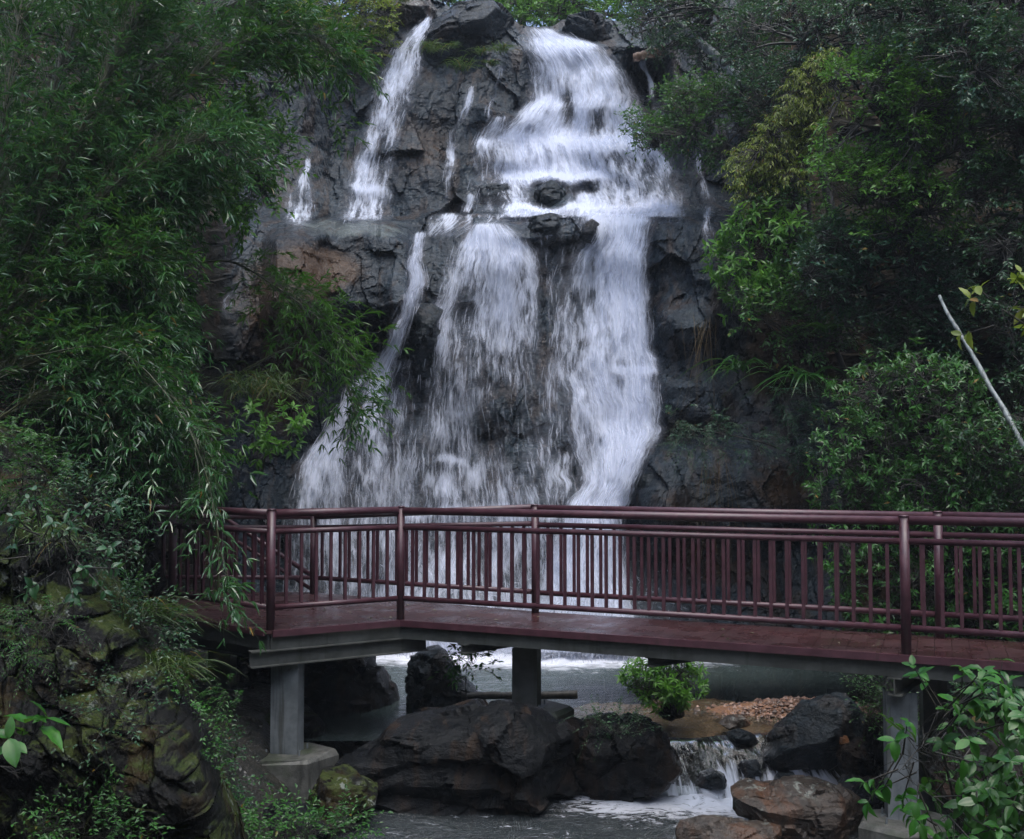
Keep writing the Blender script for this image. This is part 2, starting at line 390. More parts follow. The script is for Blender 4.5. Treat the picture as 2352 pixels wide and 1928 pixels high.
# smoothed wall depth, for the water that runs down it
gx = np.arange(480, 1720, 8.0); gy = np.arange(-40, 1760, 8.0)
G = d_big(*np.meshgrid(gx, gy))[0]
def blur(a, n, ax):
    k = np.exp(-np.linspace(-2, 2, 2*n+1)**2); k /= k.sum()
    pad = [(0, 0), (0, 0)]; pad[ax] = (n, n); b = np.pad(a, pad, mode='edge')
    return sum(k[i]*np.take(b, np.arange(i, i+a.shape[ax]), axis=ax) for i in range(2*n+1))
Gs = blur(blur(G, 14, 0), 10, 1)-.22; G = blur(blur(G, 6, 1), 4, 0)-.10
k_ = sst(540, 620, gy)[:, None]; G = G*(1-k_)+Gs*k_
def d_water(px, py):
    fx = np.clip((px-gx[0])/8, 0, len(gx)-1.001); fy = np.clip((py-gy[0])/8, 0, len(gy)-1.001)
    i, j = fx.astype(int), fy.astype(int); fx -= i; fy -= j
    return (G[j, i]*(1-fx)+G[j, i+1]*fx)*(1-fy)+(G[j+1, i]*(1-fx)+G[j+1, i+1]*fx)*fy

# ------------------------------------------------------------------ stream bed and banks: one sheet
def zbed(x, y):
    s = sst(15.2, 13.0, y)*sst(-.6, 1.0, x)
    z = -.9+.80*s
    z = z+.23*np.exp(-((x-3.5)/1.0)**2-((y-12.35)/.42)**2)
    z = z-.62*sst(11.0, 10.5, y)*sst(-3.2, -2.2, x)*sst(5.0, 4.0, x)
    z = np.maximum(z, -.95+1.3*sst(-1.2, -3.0, x)*sst(16.0, 14.5, y))
    z = z+2.2*sst(-3.4, -7.0, x)
    z = np.maximum(z, -.95+1.25*sst(4.1, 5.3, x)*sst(14.9, 13.5, y))
    z = z+2.6*sst(5.2, 9.0, x)
    z = z+.6*sst(5.5, 3.0, y)+np.minimum(.9*np.maximum(-y-1.5, 0), 9)
    z = z+np.minimum(1.7*np.maximum(np.abs(x)-6.8, 0), 13)*sst(9.0, 6.5, y)
    return z
xs = np.concatenate([np.linspace(-38, -9, 24), np.linspace(-8.8, -3.6, 50), np.linspace(-3.5, 5.5, 240), np.linspace(5.6, 10, 50), np.linspace(10.5, 38, 24)])
ys = np.concatenate([np.linspace(-24, 4, 24), np.linspace(4.3, 8.4, 30), np.linspace(8.5, 14, 200), np.linspace(14.1, 20, 50), np.linspace(21, 45, 20)])
X, Y = np.meshgrid(xs, ys); Z = zbed(X, Y)
Z = Z+.10*fbm(X*1.1, Y*1.1, 0*X, 21, 5)+.03*facets(X*3.4, Y*3.4, 0*X, 22, 1.2, False)[0]
t = NT('stream_bed_mud'); p = t.pos(); sx = t.n('ShaderNodeSeparateXYZ', {0: p})
n = t.noise(p, 6, 6, .65)
gravel = t.n('ShaderNodeTexVoronoi'); t.set(gravel.inputs['Vector'], p); gravel.inputs['Scale'].default_value = 26
c = t.mix(t.ramp(n, .35, .65), (.012, .013, .010), (.035, .032, .026))
c2 = t.mix(t.noise(gravel.outputs['Color'], 3, 1), (.11, .052, .025), (.24, .125, .068))
sand = t.math('MULTIPLY', t.ramp(sx.outputs[0], .2, 1.3), t.ramp(sx.outputs[1], 15.2, 13.4))
sand = t.math('MULTIPLY', sand, t.ramp(sx.outputs[1], 11.1, 11.5)); sand = t.math('MULTIPLY', sand, t.ramp(sx.outputs[0], 5.0, 4.4))
c = t.mix(sand, c, c2)
b = t.bump(n, .6, .03); b = t.bump(gravel.outputs['Distance'], .5, .03, b)
M['bed'] = t.done(t.pbr(c, .4, b))
mesh_obj('riverbed', np.stack([X, Y, Z], -1).reshape(-1, 3), gridf(*X.shape), M['bed'])['kind'] = 'structure'

# ------------------------------------------------------------------ water surfaces
def water_mat(name, tint, body, bodyamt, foam, ripple=(1, 1, 1), rs=6.0, rd=.03):
    t = NT(name); p = t.pos()
    v = t.mapv(p, ripple)
    h = t.math('ADD', t.noise(v, rs, 4, .6, .6), t.math('MULTIPLY', t.noise(v, rs*4.5, 3, .6), .35))
    nrm = t.bump(h, .8, rd)
    fres = t.n('ShaderNodeFresnel', {'IOR': 1.33, 'Normal': nrm}).outputs[0]
    gl = t.n('ShaderNodeBsdfGlossy', {'Color': (.95, .97, 1), 'Roughness': .07, 'Normal': nrm}).outputs[0]
    tp = t.n('ShaderNodeBsdfTransparent', {'Color': tint}).outputs[0]
    df = t.n('ShaderNodeBsdfDiffuse', {'Color': body}).outputs[0]
    m1 = t.n('ShaderNodeMixShader'); t.set(m1.inputs[0], bodyamt(t) if callable(bodyamt) else bodyamt); t.t.links.new(tp, m1.inputs[1]); t.t.links.new(df, m1.inputs[2])
    m2 = t.n('ShaderNodeMixShader'); t.set(m2.inputs[0], t.math('MULTIPLY', fres, 1.0)); t.t.links.new(m1.outputs[0], m2.inputs[1]); t.t.links.new(gl, m2.inputs[2])
    fm = t.n('ShaderNodeMixShader'); t.set(fm.inputs[0], foam(t, p))
    fd = t.n('ShaderNodeBsdfDiffuse', {'Color': (.78, .80, .88)}).outputs[0]
    t.t.links.new(m2.outputs[0], fm.inputs[1]); t.t.links.new(fd, fm.inputs[2])
    return t.done(fm.outputs[0])
def pool_foam(t, p):
    s = t.n('ShaderNodeSeparateXYZ', {0: p})
    x, y = s.outputs[0], s.outputs[1]
    dx = t.math('MULTIPLY', t.math('SUBTRACT', x, .55), .42); dy = t.math('MULTIPLY', t.math('SUBTRACT', y, 16.6), .95)
    r = t.math('SQRT', t.math('ADD', t.math('MULTIPLY', dx, dx), t.math('MULTIPLY', dy, dy)))
    nn = t.noise(t.mapv(p, (1, 1.6, 1)), 4.5, 6, .7, .5)
    core = t.ramp(t.math('ADD', r, t.math('MULTIPLY', nn, 1.3)), 2.55, 1.75)
    fl = t.math('MULTIPLY', t.ramp(t.noise(t.mapv(p, (1, 2.5, 1)), 7, 6, .7), .60, .70), t.ramp(r, 3.6, 1.2, 0, .7))
    return t.math('MAXIMUM', core, fl)
def pool_body(t):
    s = t.n('ShaderNodeSeparateXYZ', {0: t.pos()})
    shallow = t.math('MULTIPLY', t.ramp(s.outputs[1], 15.0, 13.2), t.ramp(s.outputs[0], -.1, 1.1))
    return t.math('SUBTRACT', .62, t.math('MULTIPLY', shallow, .60))
M['pool'] = water_mat('pool_water', (.72, .80, .74), (.085, .115, .105), pool_body, pool_foam, (1, 1.7, 1), 4.5, .035)
xs = np.linspace(-9, 9, 150); ys = np.linspace(11.0, 19.5, 110); X, Y = np.meshgrid(xs, ys)
A = np.exp(-((X-.55)/2.2)**2-((Y-16.2)/1.2)**2)
Z = .012*fbm(X*2, Y*4, 0*X, 61, 4)+A*.10*fbm(X*2.6, Y*3.2, 0*X, 63, 4)
mesh_obj('pool_water', np.stack([X, Y, Z], -1).reshape(-1, 3), gridf(*X.shape), M['pool'], smooth=True)['kind'] = 'structure'

def stream_foam(t, p):
    s = t.n('ShaderNodeSeparateXYZ', {0: p}); x, y = s.outputs[0], s.outputs[1]
    v = t.mapv(p, (1.0, 2.6, 1), (0, 0, R(24)))
    n = t.noise(v, 5.5, 6, .68, 1.2); n2 = t.noise(v, 1.6, 3, .5, .6)
    near = t.math('MULTIPLY', t.ramp(y, 9.35, 10.3), t.ramp(x, .0, 1.2))
    core = t.ramp(t.math('ADD', n, t.math('MULTIPLY', near, .27)), .57, .72)
    return t.math('MULTIPLY', core, t.math('MAXIMUM', t.math('MULTIPLY', t.ramp(n2, .42, .62), .5), near))
M['stream'] = water_mat('stream_water', (.75, .80, .80), (.045, .055, .060), .5, stream_foam, (1.0, 2.8, 1), 4.5, .075)
xs = np.linspace(-3.2, 4.2, 190); ys = np.linspace(7.6, 10.75, 120); X, Y = np.meshgrid(xs, ys)
A = np.exp(-((X-2.1)/1.0)**2-((Y-10.3)/.4)**2)
Z = -.40+.035*fbm(X*1.6+Y, Y*4-X*1.2, 0*X, 65, 4)+A*.07*fbm(X*5, Y*5, 0*X, 66, 3)
mesh_obj('stream_water', np.stack([X, Y, Z], -1).reshape(-1, 3), gridf(*X.shape), M['stream'], smooth=True)['kind'] = 'structure'

# falling water: streaky, partly see-through sheets with loose strands in front
def fall_mat(name, fine=26., glassy=.0):
    t = NT(name); uv = t.n('ShaderNodeTexCoord').outputs['UV']
    a1 = t.noise(t.mapv(uv, (fine*.8, 1.1, 1)), 1.0, 5, .66, .15)
    a2 = t.noise(t.mapv(uv, (4.2, .8, 1)), 1.0, 5, .7, .5)
    a3 = t.noise(t.mapv(uv, (fine*.45, 3.4, 1), (0, 0, 0), (7, 3, 0)), 1.0, 5, .7, .4)
    s = t.math('ADD', t.math('ADD', t.math('MULTIPLY', a1, .42), t.math('MULTIPLY', a2, .33)), t.math('MULTIPLY', a3, .25))
    d = t.attr('dens')
    th = t.math('SUBTRACT', .655, t.math('MULTIPLY', d, .27))
    al = t.ramp(t.math('SUBTRACT', s, th), -.06, .15)
    al = t.math('ADD', t.math('MULTIPLY', al, .88), t.math('MULTIPLY', d, .12))
    al = t.math('MULTIPLY', al, t.ramp(d, .0, .22), True)
    nrm = t.bump(s, .9, .12)
    wh = t.n('ShaderNodeBsdfDiffuse', {'Color': (.80, .84, .96), 'Normal': nrm}).outputs[0]
    tl = t.n('ShaderNodeBsdfTranslucent', {'Color': (.80, .84, .96)}).outputs[0]
    m0 = t.n('ShaderNodeMixShader', {0: .42}); t.t.links.new(wh, m0.inputs[1]); t.t.links.new(tl, m0.inputs[2])
    tp = t.n('ShaderNodeBsdfTransparent').outputs[0]
    m1 = t.n('ShaderNodeMixShader'); t.set(m1.inputs[0], al); t.t.links.new(tp, m1.inputs[1]); t.t.links.new(m0.outputs[0], m1.inputs[2])
    return t.done(m1.outputs[0])
M['fall'] = fall_mat('falling_water'); M['fallfine'] = fall_mat('thin_falling_water', 34.)
t = NT('water_strand')
tp = t.n('ShaderNodeBsdfTransparent').outputs[0]; df = t.n('ShaderNodeBsdfDiffuse', {'Color': (.76, .80, .92)}).outputs[0]
tl = t.n('ShaderNodeBsdfTranslucent', {'Color': (.82, .85, .93)}).outputs[0]
m0 = t.n('ShaderNodeMixShader', {0: .35}); t.t.links.new(df, m0.inputs[1]); t.t.links.new(tl, m0.inputs[2])
m1 = t.n('ShaderNodeMixShader'); t.set(m1.inputs[0], t.math('MULTIPLY', t.attr('rnd'), .75, True)); t.t.links.new(tp, m1.inputs[1]); t.t.links.new(m0.outputs[0], m1.inputs[2])
M['strand'] = t.done(m1.outputs[0])

def strand_mesh(pos, ax, ln, wd, op):
    """tapered slivers of water; pos (n,3) top, ax (n,3) flow direction"""
    n = len(pos); side = np.cross(ax, np.array([0, -1., 0])); side /= (np.linalg.norm(side, axis=1, keepdims=True)+1e-9)
    k = np.array([0, .3, .65, 1.0]); w_ = np.array([.15, 1, .7, .1])
    c = pos[:, None]+ax[:, None]*(ln[:, None, None]*k[None, :, None])
    c[:, :, 2] -= 0.0
    f = np.array([0, -1., 0])[None, None]*wd[:, None, None]*.35*np.sin(k*np.pi)[None, :, None]
    V = np.stack([c-side[:, None]*wd[:, None, None]*w_[None, :, None]/2, c+f, c+side[:, None]*wd[:, None, None]*w_[None, :, None]/2], 2)
    g = gridf(4, 3); Q = (g[None]+(np.arange(n)*12)[:, None, None]).reshape(-1, 4)
    return V.reshape(-1, 3), Q, np.repeat(op, 12)
def fall(label, rows, off=.12, layers=2, mat='fall', nu=None, strands=1.0, group='streams of the waterfall', seed=0, name='waterfall', lines=None, spots=None):
    """rows: (py, x left, x right, density)"""
    r = np.random.default_rng(100+seed)
    rows = np.array(rows, float); yk = rows[:, 0]
    H = yk[-1]-yk[0]; nv = int(max(12, H/3.0)); Wm = np.max(rows[:, 2]-rows[:, 1]); nu = nu or int(max(8, Wm/4.0))
    v = np.linspace(0, 1, nv); y = yk[0]+H*v
    L = np.interp(y, yk, rows[:, 1]); Rr = np.interp(y, yk, rows[:, 2]); De = np.interp(y, yk, rows[:, 3])
    L = blur(L[None], min(5, nv//3), 1)[0]; Rr = blur(Rr[None], min(5, nv//3), 1)[0]
    base_w = np.mean(Rr-L)/F*18
    Vs, Qs, Uv, Dn, off0 = [], [], [], [], 0
    SP, SA, SL, SW, SO = [], [], [], [], []
    for k in range(layers):
        u = np.linspace(-.06, 1.06, nu); U, VV = np.meshgrid(u, v)
        jl = 14*fbm(y/36., 0*y+k*9, 0*y, seed+5, 4)[:, None]; jr = 14*fbm(y/36., 0*y+k*9, 0*y+4, seed+6, 4)[:, None]
        wd = np.maximum(Rr-L, 6)[:, None]
        pxx = L[:, None]+jl+U*(wd+jr-jl); pyy = np.broadcast_to(y[:, None], pxx.shape)
        d = d_water(pxx, pyy)-off-.11*k
        d = d-.05*fbm(pxx/11., pyy/70., 0*pxx, seed+k, 3)-.04*fbm(pxx/40., pyy/90., 0*pxx, seed+k+50, 2)
        pts = PA(pxx, pyy, d)
        seg = np.linalg.norm(np.diff(pts, axis=0), axis=2).mean(1); arc = np.concatenate([[0], np.cumsum(seg)])
        edge = np.clip(np.minimum(U+.06, 1.06-U)*wd/np.clip(wd*np.interp(wd, [40, 220], [.42, .2]), 6, 46), 0, 1)**.9*np.clip(np.minimum(VV*H, (1-VV)*H+4)/9., 0, 1)
        big = fbm(pxx/55., pyy/110., 0*pxx, seed+77+k, 3)
        med = fbm(pxx/15., pyy/38., 0*pxx, seed+177+k, 3)
        den = (De[:, None]*(1.0-.12*k)-.04+.50*big+.50*med)*edge
        if lines:                       # bright lines where the water leaves a ledge
            for (ly, lx0, lx1, amt) in lines:
                yy = ly+9*vnoise(pxx/60., 0*pxx, 0*pxx+ly, 13)
                den = den+amt*edge*np.exp(-((pyy-yy)/9.)**2)*sst(lx0-20, lx0+20, pxx)*sst(lx1+20, lx1-20, pxx)
        for sp in (spots or []): den = den+gb(pxx+6*med*3, pyy, *sp[:4], sp[4], 3)*edge
        Vs.append(pts.reshape(-1, 3)); Qs.append(gridf(nv, nu)+off0); off0 += nv*nu
        Uv.append(np.stack([(U*base_w+k*13.7+seed*3.1).ravel(), np.broadcast_to(arc[:, None]+k*7.7, U.shape).ravel()], -1)); Dn.append(np.clip(den, 0, 1.2).ravel())
        if strands > 0:
            area = np.sum((Rr-L))*(H/nv); ns = int(area/170*strands)
            su = r.random(ns); sv = r.random(ns)**.9; iy = np.clip((sv*(nv-1)).astype(int), 0, nv-2); iu = np.clip(((su+.06)/1.12*(nu-1)).astype(int), 0, nu-1)
            keep = r.random(ns) < np.clip(den[iy, iu]*1.3, .05, 1); iy, iu = iy[keep], iu[keep]
            st = np.clip(iy+max(2, nv//40+3), 0, nv-1)
            a = pts[st, iu]-pts[iy, iu]; a[:, 1] -= .02; a /= np.linalg.norm(a, axis=1, keepdims=True)+1e-9
            a += r.normal(0, .05, a.shape); a[:, 2] -= .25; a /= np.linalg.norm(a, axis=1, keepdims=True)
            SP.append(pts[iy, iu]+r.normal(0, .02, a.shape)-np.array([0, .06, 0])); SA.append(a)
            m = len(iy); SL.append(r.uniform(.10, .42, m)); SW.append(r.uniform(.006, .022, m)); SO.append(r.uniform(.05, .5, m))
    o = mesh_obj(name, np.concatenate(Vs), np.concatenate(Qs), M[mat], None, True, {'dens': np.concatenate(Dn)}, np.concatenate(Uv))
    tag(o, label, 'waterfall', group)
    if strands > 0 and sum(len(a) for a in SL) > 0:
        V, Q, op = strand_mesh(*[np.concatenate(a) for a in (SP, SA, SL, SW, SO)])
        mesh_obj('water_strands', V, Q, M['strand'], o, False, {'rnd': op})['kind'] = 'stuff'
    return o
ML = [(100, 1290, 1400, .35), (235, 1215, 1290, .3), (250, 1330, 1480, .25), (318, 1110, 1300, .3), (338, 1340, 1480, .2), (405, 1150, 1400, .6), (480, 1000, 1560, .4)]
fall('broad white upper cascade tumbling down the ledges at the top right of the rock wall', [(60, 1190, 1264, .85), (80, 1194, 1310, .85), (104, 1200, 1385, .95), (156, 1226, 1425, .95), (234, 1215, 1468, .9),
     (275, 1180, 1482, .95), (312, 1135, 1500, .9), (400, 1145, 1548, .88), (440, 1160, 1555, .8), (470, 1165, 1560, .85), (500, 1150, 1560, .8)], .16, 3, lines=ML, seed=1,
     spots=[(1303, 245, 16, 48, -.55), (1375, 275, 22, 34, -.45), (1262, 200, 14, 26, -.3), (1330, 165, 12, 40, -.25), (1215, 300, 30, 20, -.25), (1262, 448, 56, 32, -1.1), (1352, 428, 26, 16, -.8), (1480, 400, 70, 50, -.25), (1420, 190, 14, 30, -.2), (1300, 110, 60, 18, .3), (1330, 330, 110, 16, .3), (1400, 360, 20, 22, -.25)])
fall('thin white fringe of water left of the broad upper cascade', [(262, 1140, 1175, .8), (312, 1092, 1170, .75), (340, 1080, 1170, .7), (400, 1078, 1180, .6), (450, 1070, 1165, .5), (488, 1060, 1160, .45)], .22, 2, 'fallfine', seed=2, lines=[(330, 1085, 1130, .4)])
fall('rounded fan of white water spreading down the middle of the lower rock face', [(508, 1085, 1165, .75), (530, 1070, 1185, .8), (571, 1041, 1228, .78), (650, 1015, 1236, .72), (740, 975, 1238, .56), (860, 955, 1240, .46), (1000, 940, 1260, .38), (1100, 925, 1300, .38), (1250, 900, 1330, .55), (1380, 880, 1350, .6), (1500, 900, 1360, .85)], .13, 3, lines=[(560, 1040, 1225, .2), (1060, 1000, 1060, .5), (1180, 930, 1300, .35)], seed=3,
     spots=[(1226, 640, 14, 100, .4), (1100, 545, 50, 22, .35), (1180, 590, 30, 30, .25), (1120, 840, 70, 60, -.2), (1170, 960, 60, 90, -.3), (1010, 760, 22, 60, .25), (1075, 700, 26, 60, -.25), (1010, 1110, 30, 30, .5), (960, 900, 24, 60, -.25), (1150, 730, 20, 60, .2), (1060, 870, 16, 60, .2)])
fall('heaviest white chute falling from the ledge at the right of the lower rock face', [(484, 1360, 1500, .8), (500, 1325, 1505, .9), (540, 1345, 1495, .85), (600, 1300, 1488, .95), (700, 1285, 1486, .95), (800, 1272, 1500, 1.0), (845, 1270, 1512, .92), (900, 1285, 1516, .92), (995, 1300, 1518, .9), (1040, 1315, 1490, .9), (1110, 1330, 1455, .9), (1170, 1290, 1437, 1.1), (1300, 1250, 1440, 1.3), (1400, 1240, 1452, 1.4), (1500, 1200, 1470, 1.4)], .2, 3,
     lines=[(500, 1340, 1500, .4), (845, 1410, 1515, .6), (1165, 1300, 1440, .5)], seed=4,
     spots=[(1320, 760, 36, 150, -.42), (1365, 640, 22, 60, -.35), (1445, 640, 40, 130, .5), (1300, 960, 22, 100, -.3), (1470, 900, 34, 50, .5), (1430, 1060, 46, 110, .55), (1360, 1000, 26, 90, -.15), (1400, 760, 14, 60, -.25), (1395, 520, 30, 20, .3), (1380, 900, 18, 60, .2)])
fall('slim white stream running down the left edge of the lower rock face', [(528, 958, 985, .9), (560, 945, 980, 1), (600, 934, 974, 1), (650, 934, 984, 1), (720, 916, 958, 1), (810, 870, 925, .95), (860, 838, 905, .9), (930, 818, 895, .8), (1020, 790, 890, .62), (1160, 770, 900, .55), (1400, 760, 900, .5)], .50, 2, seed=5)
fall('narrow white stream dropping onto the lowest left ledge above the footbridge', [(855, 830, 866, 1), (880, 802, 844, 1), (920, 784, 832, 1), (964, 754, 812, 1), (1015, 728, 798, .95), (1030, 705, 800, 1.1), (1060, 690, 802, 1.0), (1110, 675, 804, .85), (1161, 660, 808, .7), (1400, 640, 825, .45)], .50, 2, seed=6, lines=[(1030, 720, 790, .5)])
fall('long slanting white plume at the upper left of the rock wall', [(34, 980, 1000, .9), (50, 962, 996, 1), (68, 940, 992, 1), (104, 908, 978, .95), (156, 878, 972, .85), (208, 858, 952, .76), (312, 828, 924, .68), (415, 795, 906, .64), (455, 780, 905, .6), (508, 772, 900, .5)], .34, 2, seed=7, lines=[(430, 790, 880, .35)], spots=[(925, 240, 14, 60, -.25), (880, 380, 12, 60, -.3), (850, 300, 10, 50, .2), (935, 120, 10, 30, -.2)])
fall('little split trickle in the middle of the upper rock wall', [(190, 1073, 1089, .3), (212, 1069, 1087, 0.83), (245, 1057, 1080, 0.73), (280, 1047, 1070, 0.83), (300, 1027, 1052, 0.83), (340, 1023, 1054, 0.88), (372, 1019, 1052, 0.83), (410, 1015, 1044, 0.63), (460, 1013, 1044, 0.43), (490, 1007, 1049, .12)], .42, 1, 'fallfine', seed=8)
fall('short thread of water beside the dark upper boulder', [(143, 1143, 1158, .3), (165, 1139, 1156, 0.73), (210, 1129, 1146, 0.68), (262, 1112, 1132, 0.53), (292, 1106, 1137, .12)], .42, 1, 'fallfine', seed=9)
fall('short bright spill over the step just left of the cascade foot', [(440, 1075, 1090, .8), (465, 1060, 1085, .8), (490, 1055, 1082, .7)], .1, 1, seed=10)
fall('thin triple trickle at the far upper left of the rock wall', [(358, 706, 722, .3), (380, 702, 720, 0.83), (410, 677, 716, 0.88), (440, 659, 726, 0.63), (500, 652, 726, 0.55), (530, 646, 731, .12)], .42, 1, 'fallfine', seed=11)
fall('faint spout of water on the upper left wall behind the bamboo', [(128, 739, 758, .3), (150, 735, 756, 0.73), (185, 721, 746, 0.73), (215, 711, 738, 0.53), (245, 705, 743, .12)], .42, 1, 'fallfine', seed=12)
fall('small straight jet under the fallen log at the upper right', [(128, 1473, 1490, .3), (150, 1469, 1488, 0.88), (180, 1479, 1500, 0.88), (215, 1489, 1510, 0.83), (245, 1483, 1515, .12)], .42, 1, 'fallfine', seed=13)
fall('small white spill at the right of the cascade above the dark buttress', [(323, 1591, 1616, .3), (345, 1587, 1614, 0.63), (395, 1591, 1626, 0.88), (440, 1597, 1640, 0.73), (465, 1593, 1644, 0.48), (495, 1587, 1649, .12)], .42, 1, 'fallfine', seed=14)
fall('short white thread down the dark buttress right of the falls', [(466, 1613, 1638, .3), (488, 1609, 1636, 0.83), (520, 1605, 1638, 0.88), (545, 1609, 1644, 0.63), (575, 1603, 1649, .12)], .42, 1, 'fallfine', seed=15)
fall('thin veil of water crossing the flat ledge in mid wall', [(486, 1000, 1180, .5), (500, 985, 1190, .5), (520, 975, 1150, .35), (545, 970, 1060, .25)], .08, 1, 'fallfine', seed=16)
fall('shallow water slipping over the rocks between the two lower falls', [(500, 1190, 1340, .45), (540, 1230, 1345, .35), (620, 1240, 1310, .28), (760, 1240, 1290, .22), (900, 1240, 1300, .3), (1150, 1240, 1300, .35)], .08, 1, 'fallfine', seed=17)
fall('dim trickle low on the left wall behind the bamboo leaves', [(670, 520, 545, .6), (700, 500, 540, .5), (735, 500, 535, .3)], .1, 1, 'fallfine', strands=0, seed=18)

fall('wide see-through veil over the dark rock between the slim stream and the rounded fan', [(820, 905, 950, .35), (900, 850, 960, .42), (1000, 815, 965, .42), (1100, 800, 960, .48), (1300, 780, 940, .5), (1490, 770, 960, .5)], .25, 2, 'fallfine', seed=21, lines=[(1035, 820, 900, .3)])
fall('lacy curtain of fine water right of the rounded fan under the middle ledge', [(560, 1290, 1345, .5), (640, 1262, 1320, .45), (800, 1246, 1300, .42), (950, 1240, 1310, .4), (1150, 1240, 1330, .5)], .18, 1, 'fallfine', seed=22)
# spray thrown up where the falls hit the pool
r = np.random.default_rng(5); n = 11000
ang = r.uniform(0, 2*np.pi, n); cxx = r.choice([.9, 1.5, .1, -1.0], n, p=[.4, .3, .2, .1])+r.normal(0, .75, n)
hz = np.abs(r.normal(0, .42, n))
pos = np.stack([cxx, 16.05+r.normal(0, .35, n), .03+hz], -1)
ax = np.stack([r.normal(0, .7, n), r.normal(-.2, .4, n), r.normal(.3, .8, n)], -1); ax /= np.linalg.norm(ax, axis=1, keepdims=True)
Vv, Q, op = strand_mesh(pos, ax, r.uniform(.02, .12, n), r.uniform(.006, .018, n), r.uniform(.2, .8, n))
tag(mesh_obj('spray', Vv, Q, M['strand'], None, False, {'rnd': op}), 'white spray thrown up at the foot of the waterfall', 'spray', kind='stuff')

# the small cascade out of the pool
nu, nv = 120, 60
U, VV = np.meshgrid(np.linspace(0, 1, nu), np.linspace(0, 1, nv))
x0 = 1.62+U*1.6; x = x0+(U-.1)*.35*VV+.05*fbm(U*4, VV*2, 0*U, 5, 2)
yl = 10.98+.30*U+.08*np.sin(U*5)+.16*vnoise(U*4, 0*U, 0*U, 9)
y = yl-.66*VV
prof = -.43*np.clip((VV-.22)/.78, 0, 1)**1.35
z = .022+prof+.10*fbm(U*6, VV*1.6, 0*U, 6, 4)*sst(0, .3, VV)
V = np.stack([x, y, z], -1)
t = NT('cascade_water'); uv = t.n('ShaderNodeTexCoord').outputs['UV']
s1 = t.noise(t.mapv(uv, (9, 1.1, 1)), 1, 5, .6, .5); s2 = t.noise(t.mapv(uv, (2.5, .6, 1)), 1, 3, .5, .4)
s = t.math('ADD', t.math('MULTIPLY', s1, .6), t.math('MULTIPLY', s2, .4)); vv = t.n('ShaderNodeSeparateXYZ', {0: uv}).outputs[1]
wa = t.ramp(t.math('ADD', s, t.ramp(vv, .25, 1.0, -.17, .10)), .50, .62)
nrm = t.bump(s, .9, .08)
fr = t.n('ShaderNodeFresnel', {'IOR': 1.33, 'Normal': nrm}).outputs[0]
gl = t.n('ShaderNodeBsdfGlossy', {'Roughness': .1, 'Normal': nrm}).outputs[0]; tp = t.n('ShaderNodeBsdfTransparent', {'Color': (.6, .62, .6)}).outputs[0]
m1 = t.n('ShaderNodeMixShader'); t.set(m1.inputs[0], fr); t.t.links.new(tp, m1.inputs[1]); t.t.links.new(gl, m1.inputs[2])
wd = t.n('ShaderNodeBsdfDiffuse', {'Color': (.74, .77, .85), 'Normal': nrm}).outputs[0]
m2 = t.n('ShaderNodeMixShader'); t.set(m2.inputs[0], t.math('MULTIPLY', wa, .9)); t.t.links.new(m1.outputs[0], m2.inputs[1]); t.t.links.new(wd, m2.inputs[2])
M['cascade'] = t.done(m2.outputs[0])
tag(mesh_obj('cascade', V.reshape(-1, 3), gridf(nv, nu), M['cascade'], None, True, None, np.stack([U*1.8, VV*1.05], -1).reshape(-1, 2)),
    'little streaked cascade pouring out of the pool between the dark rocks', 'cascade')

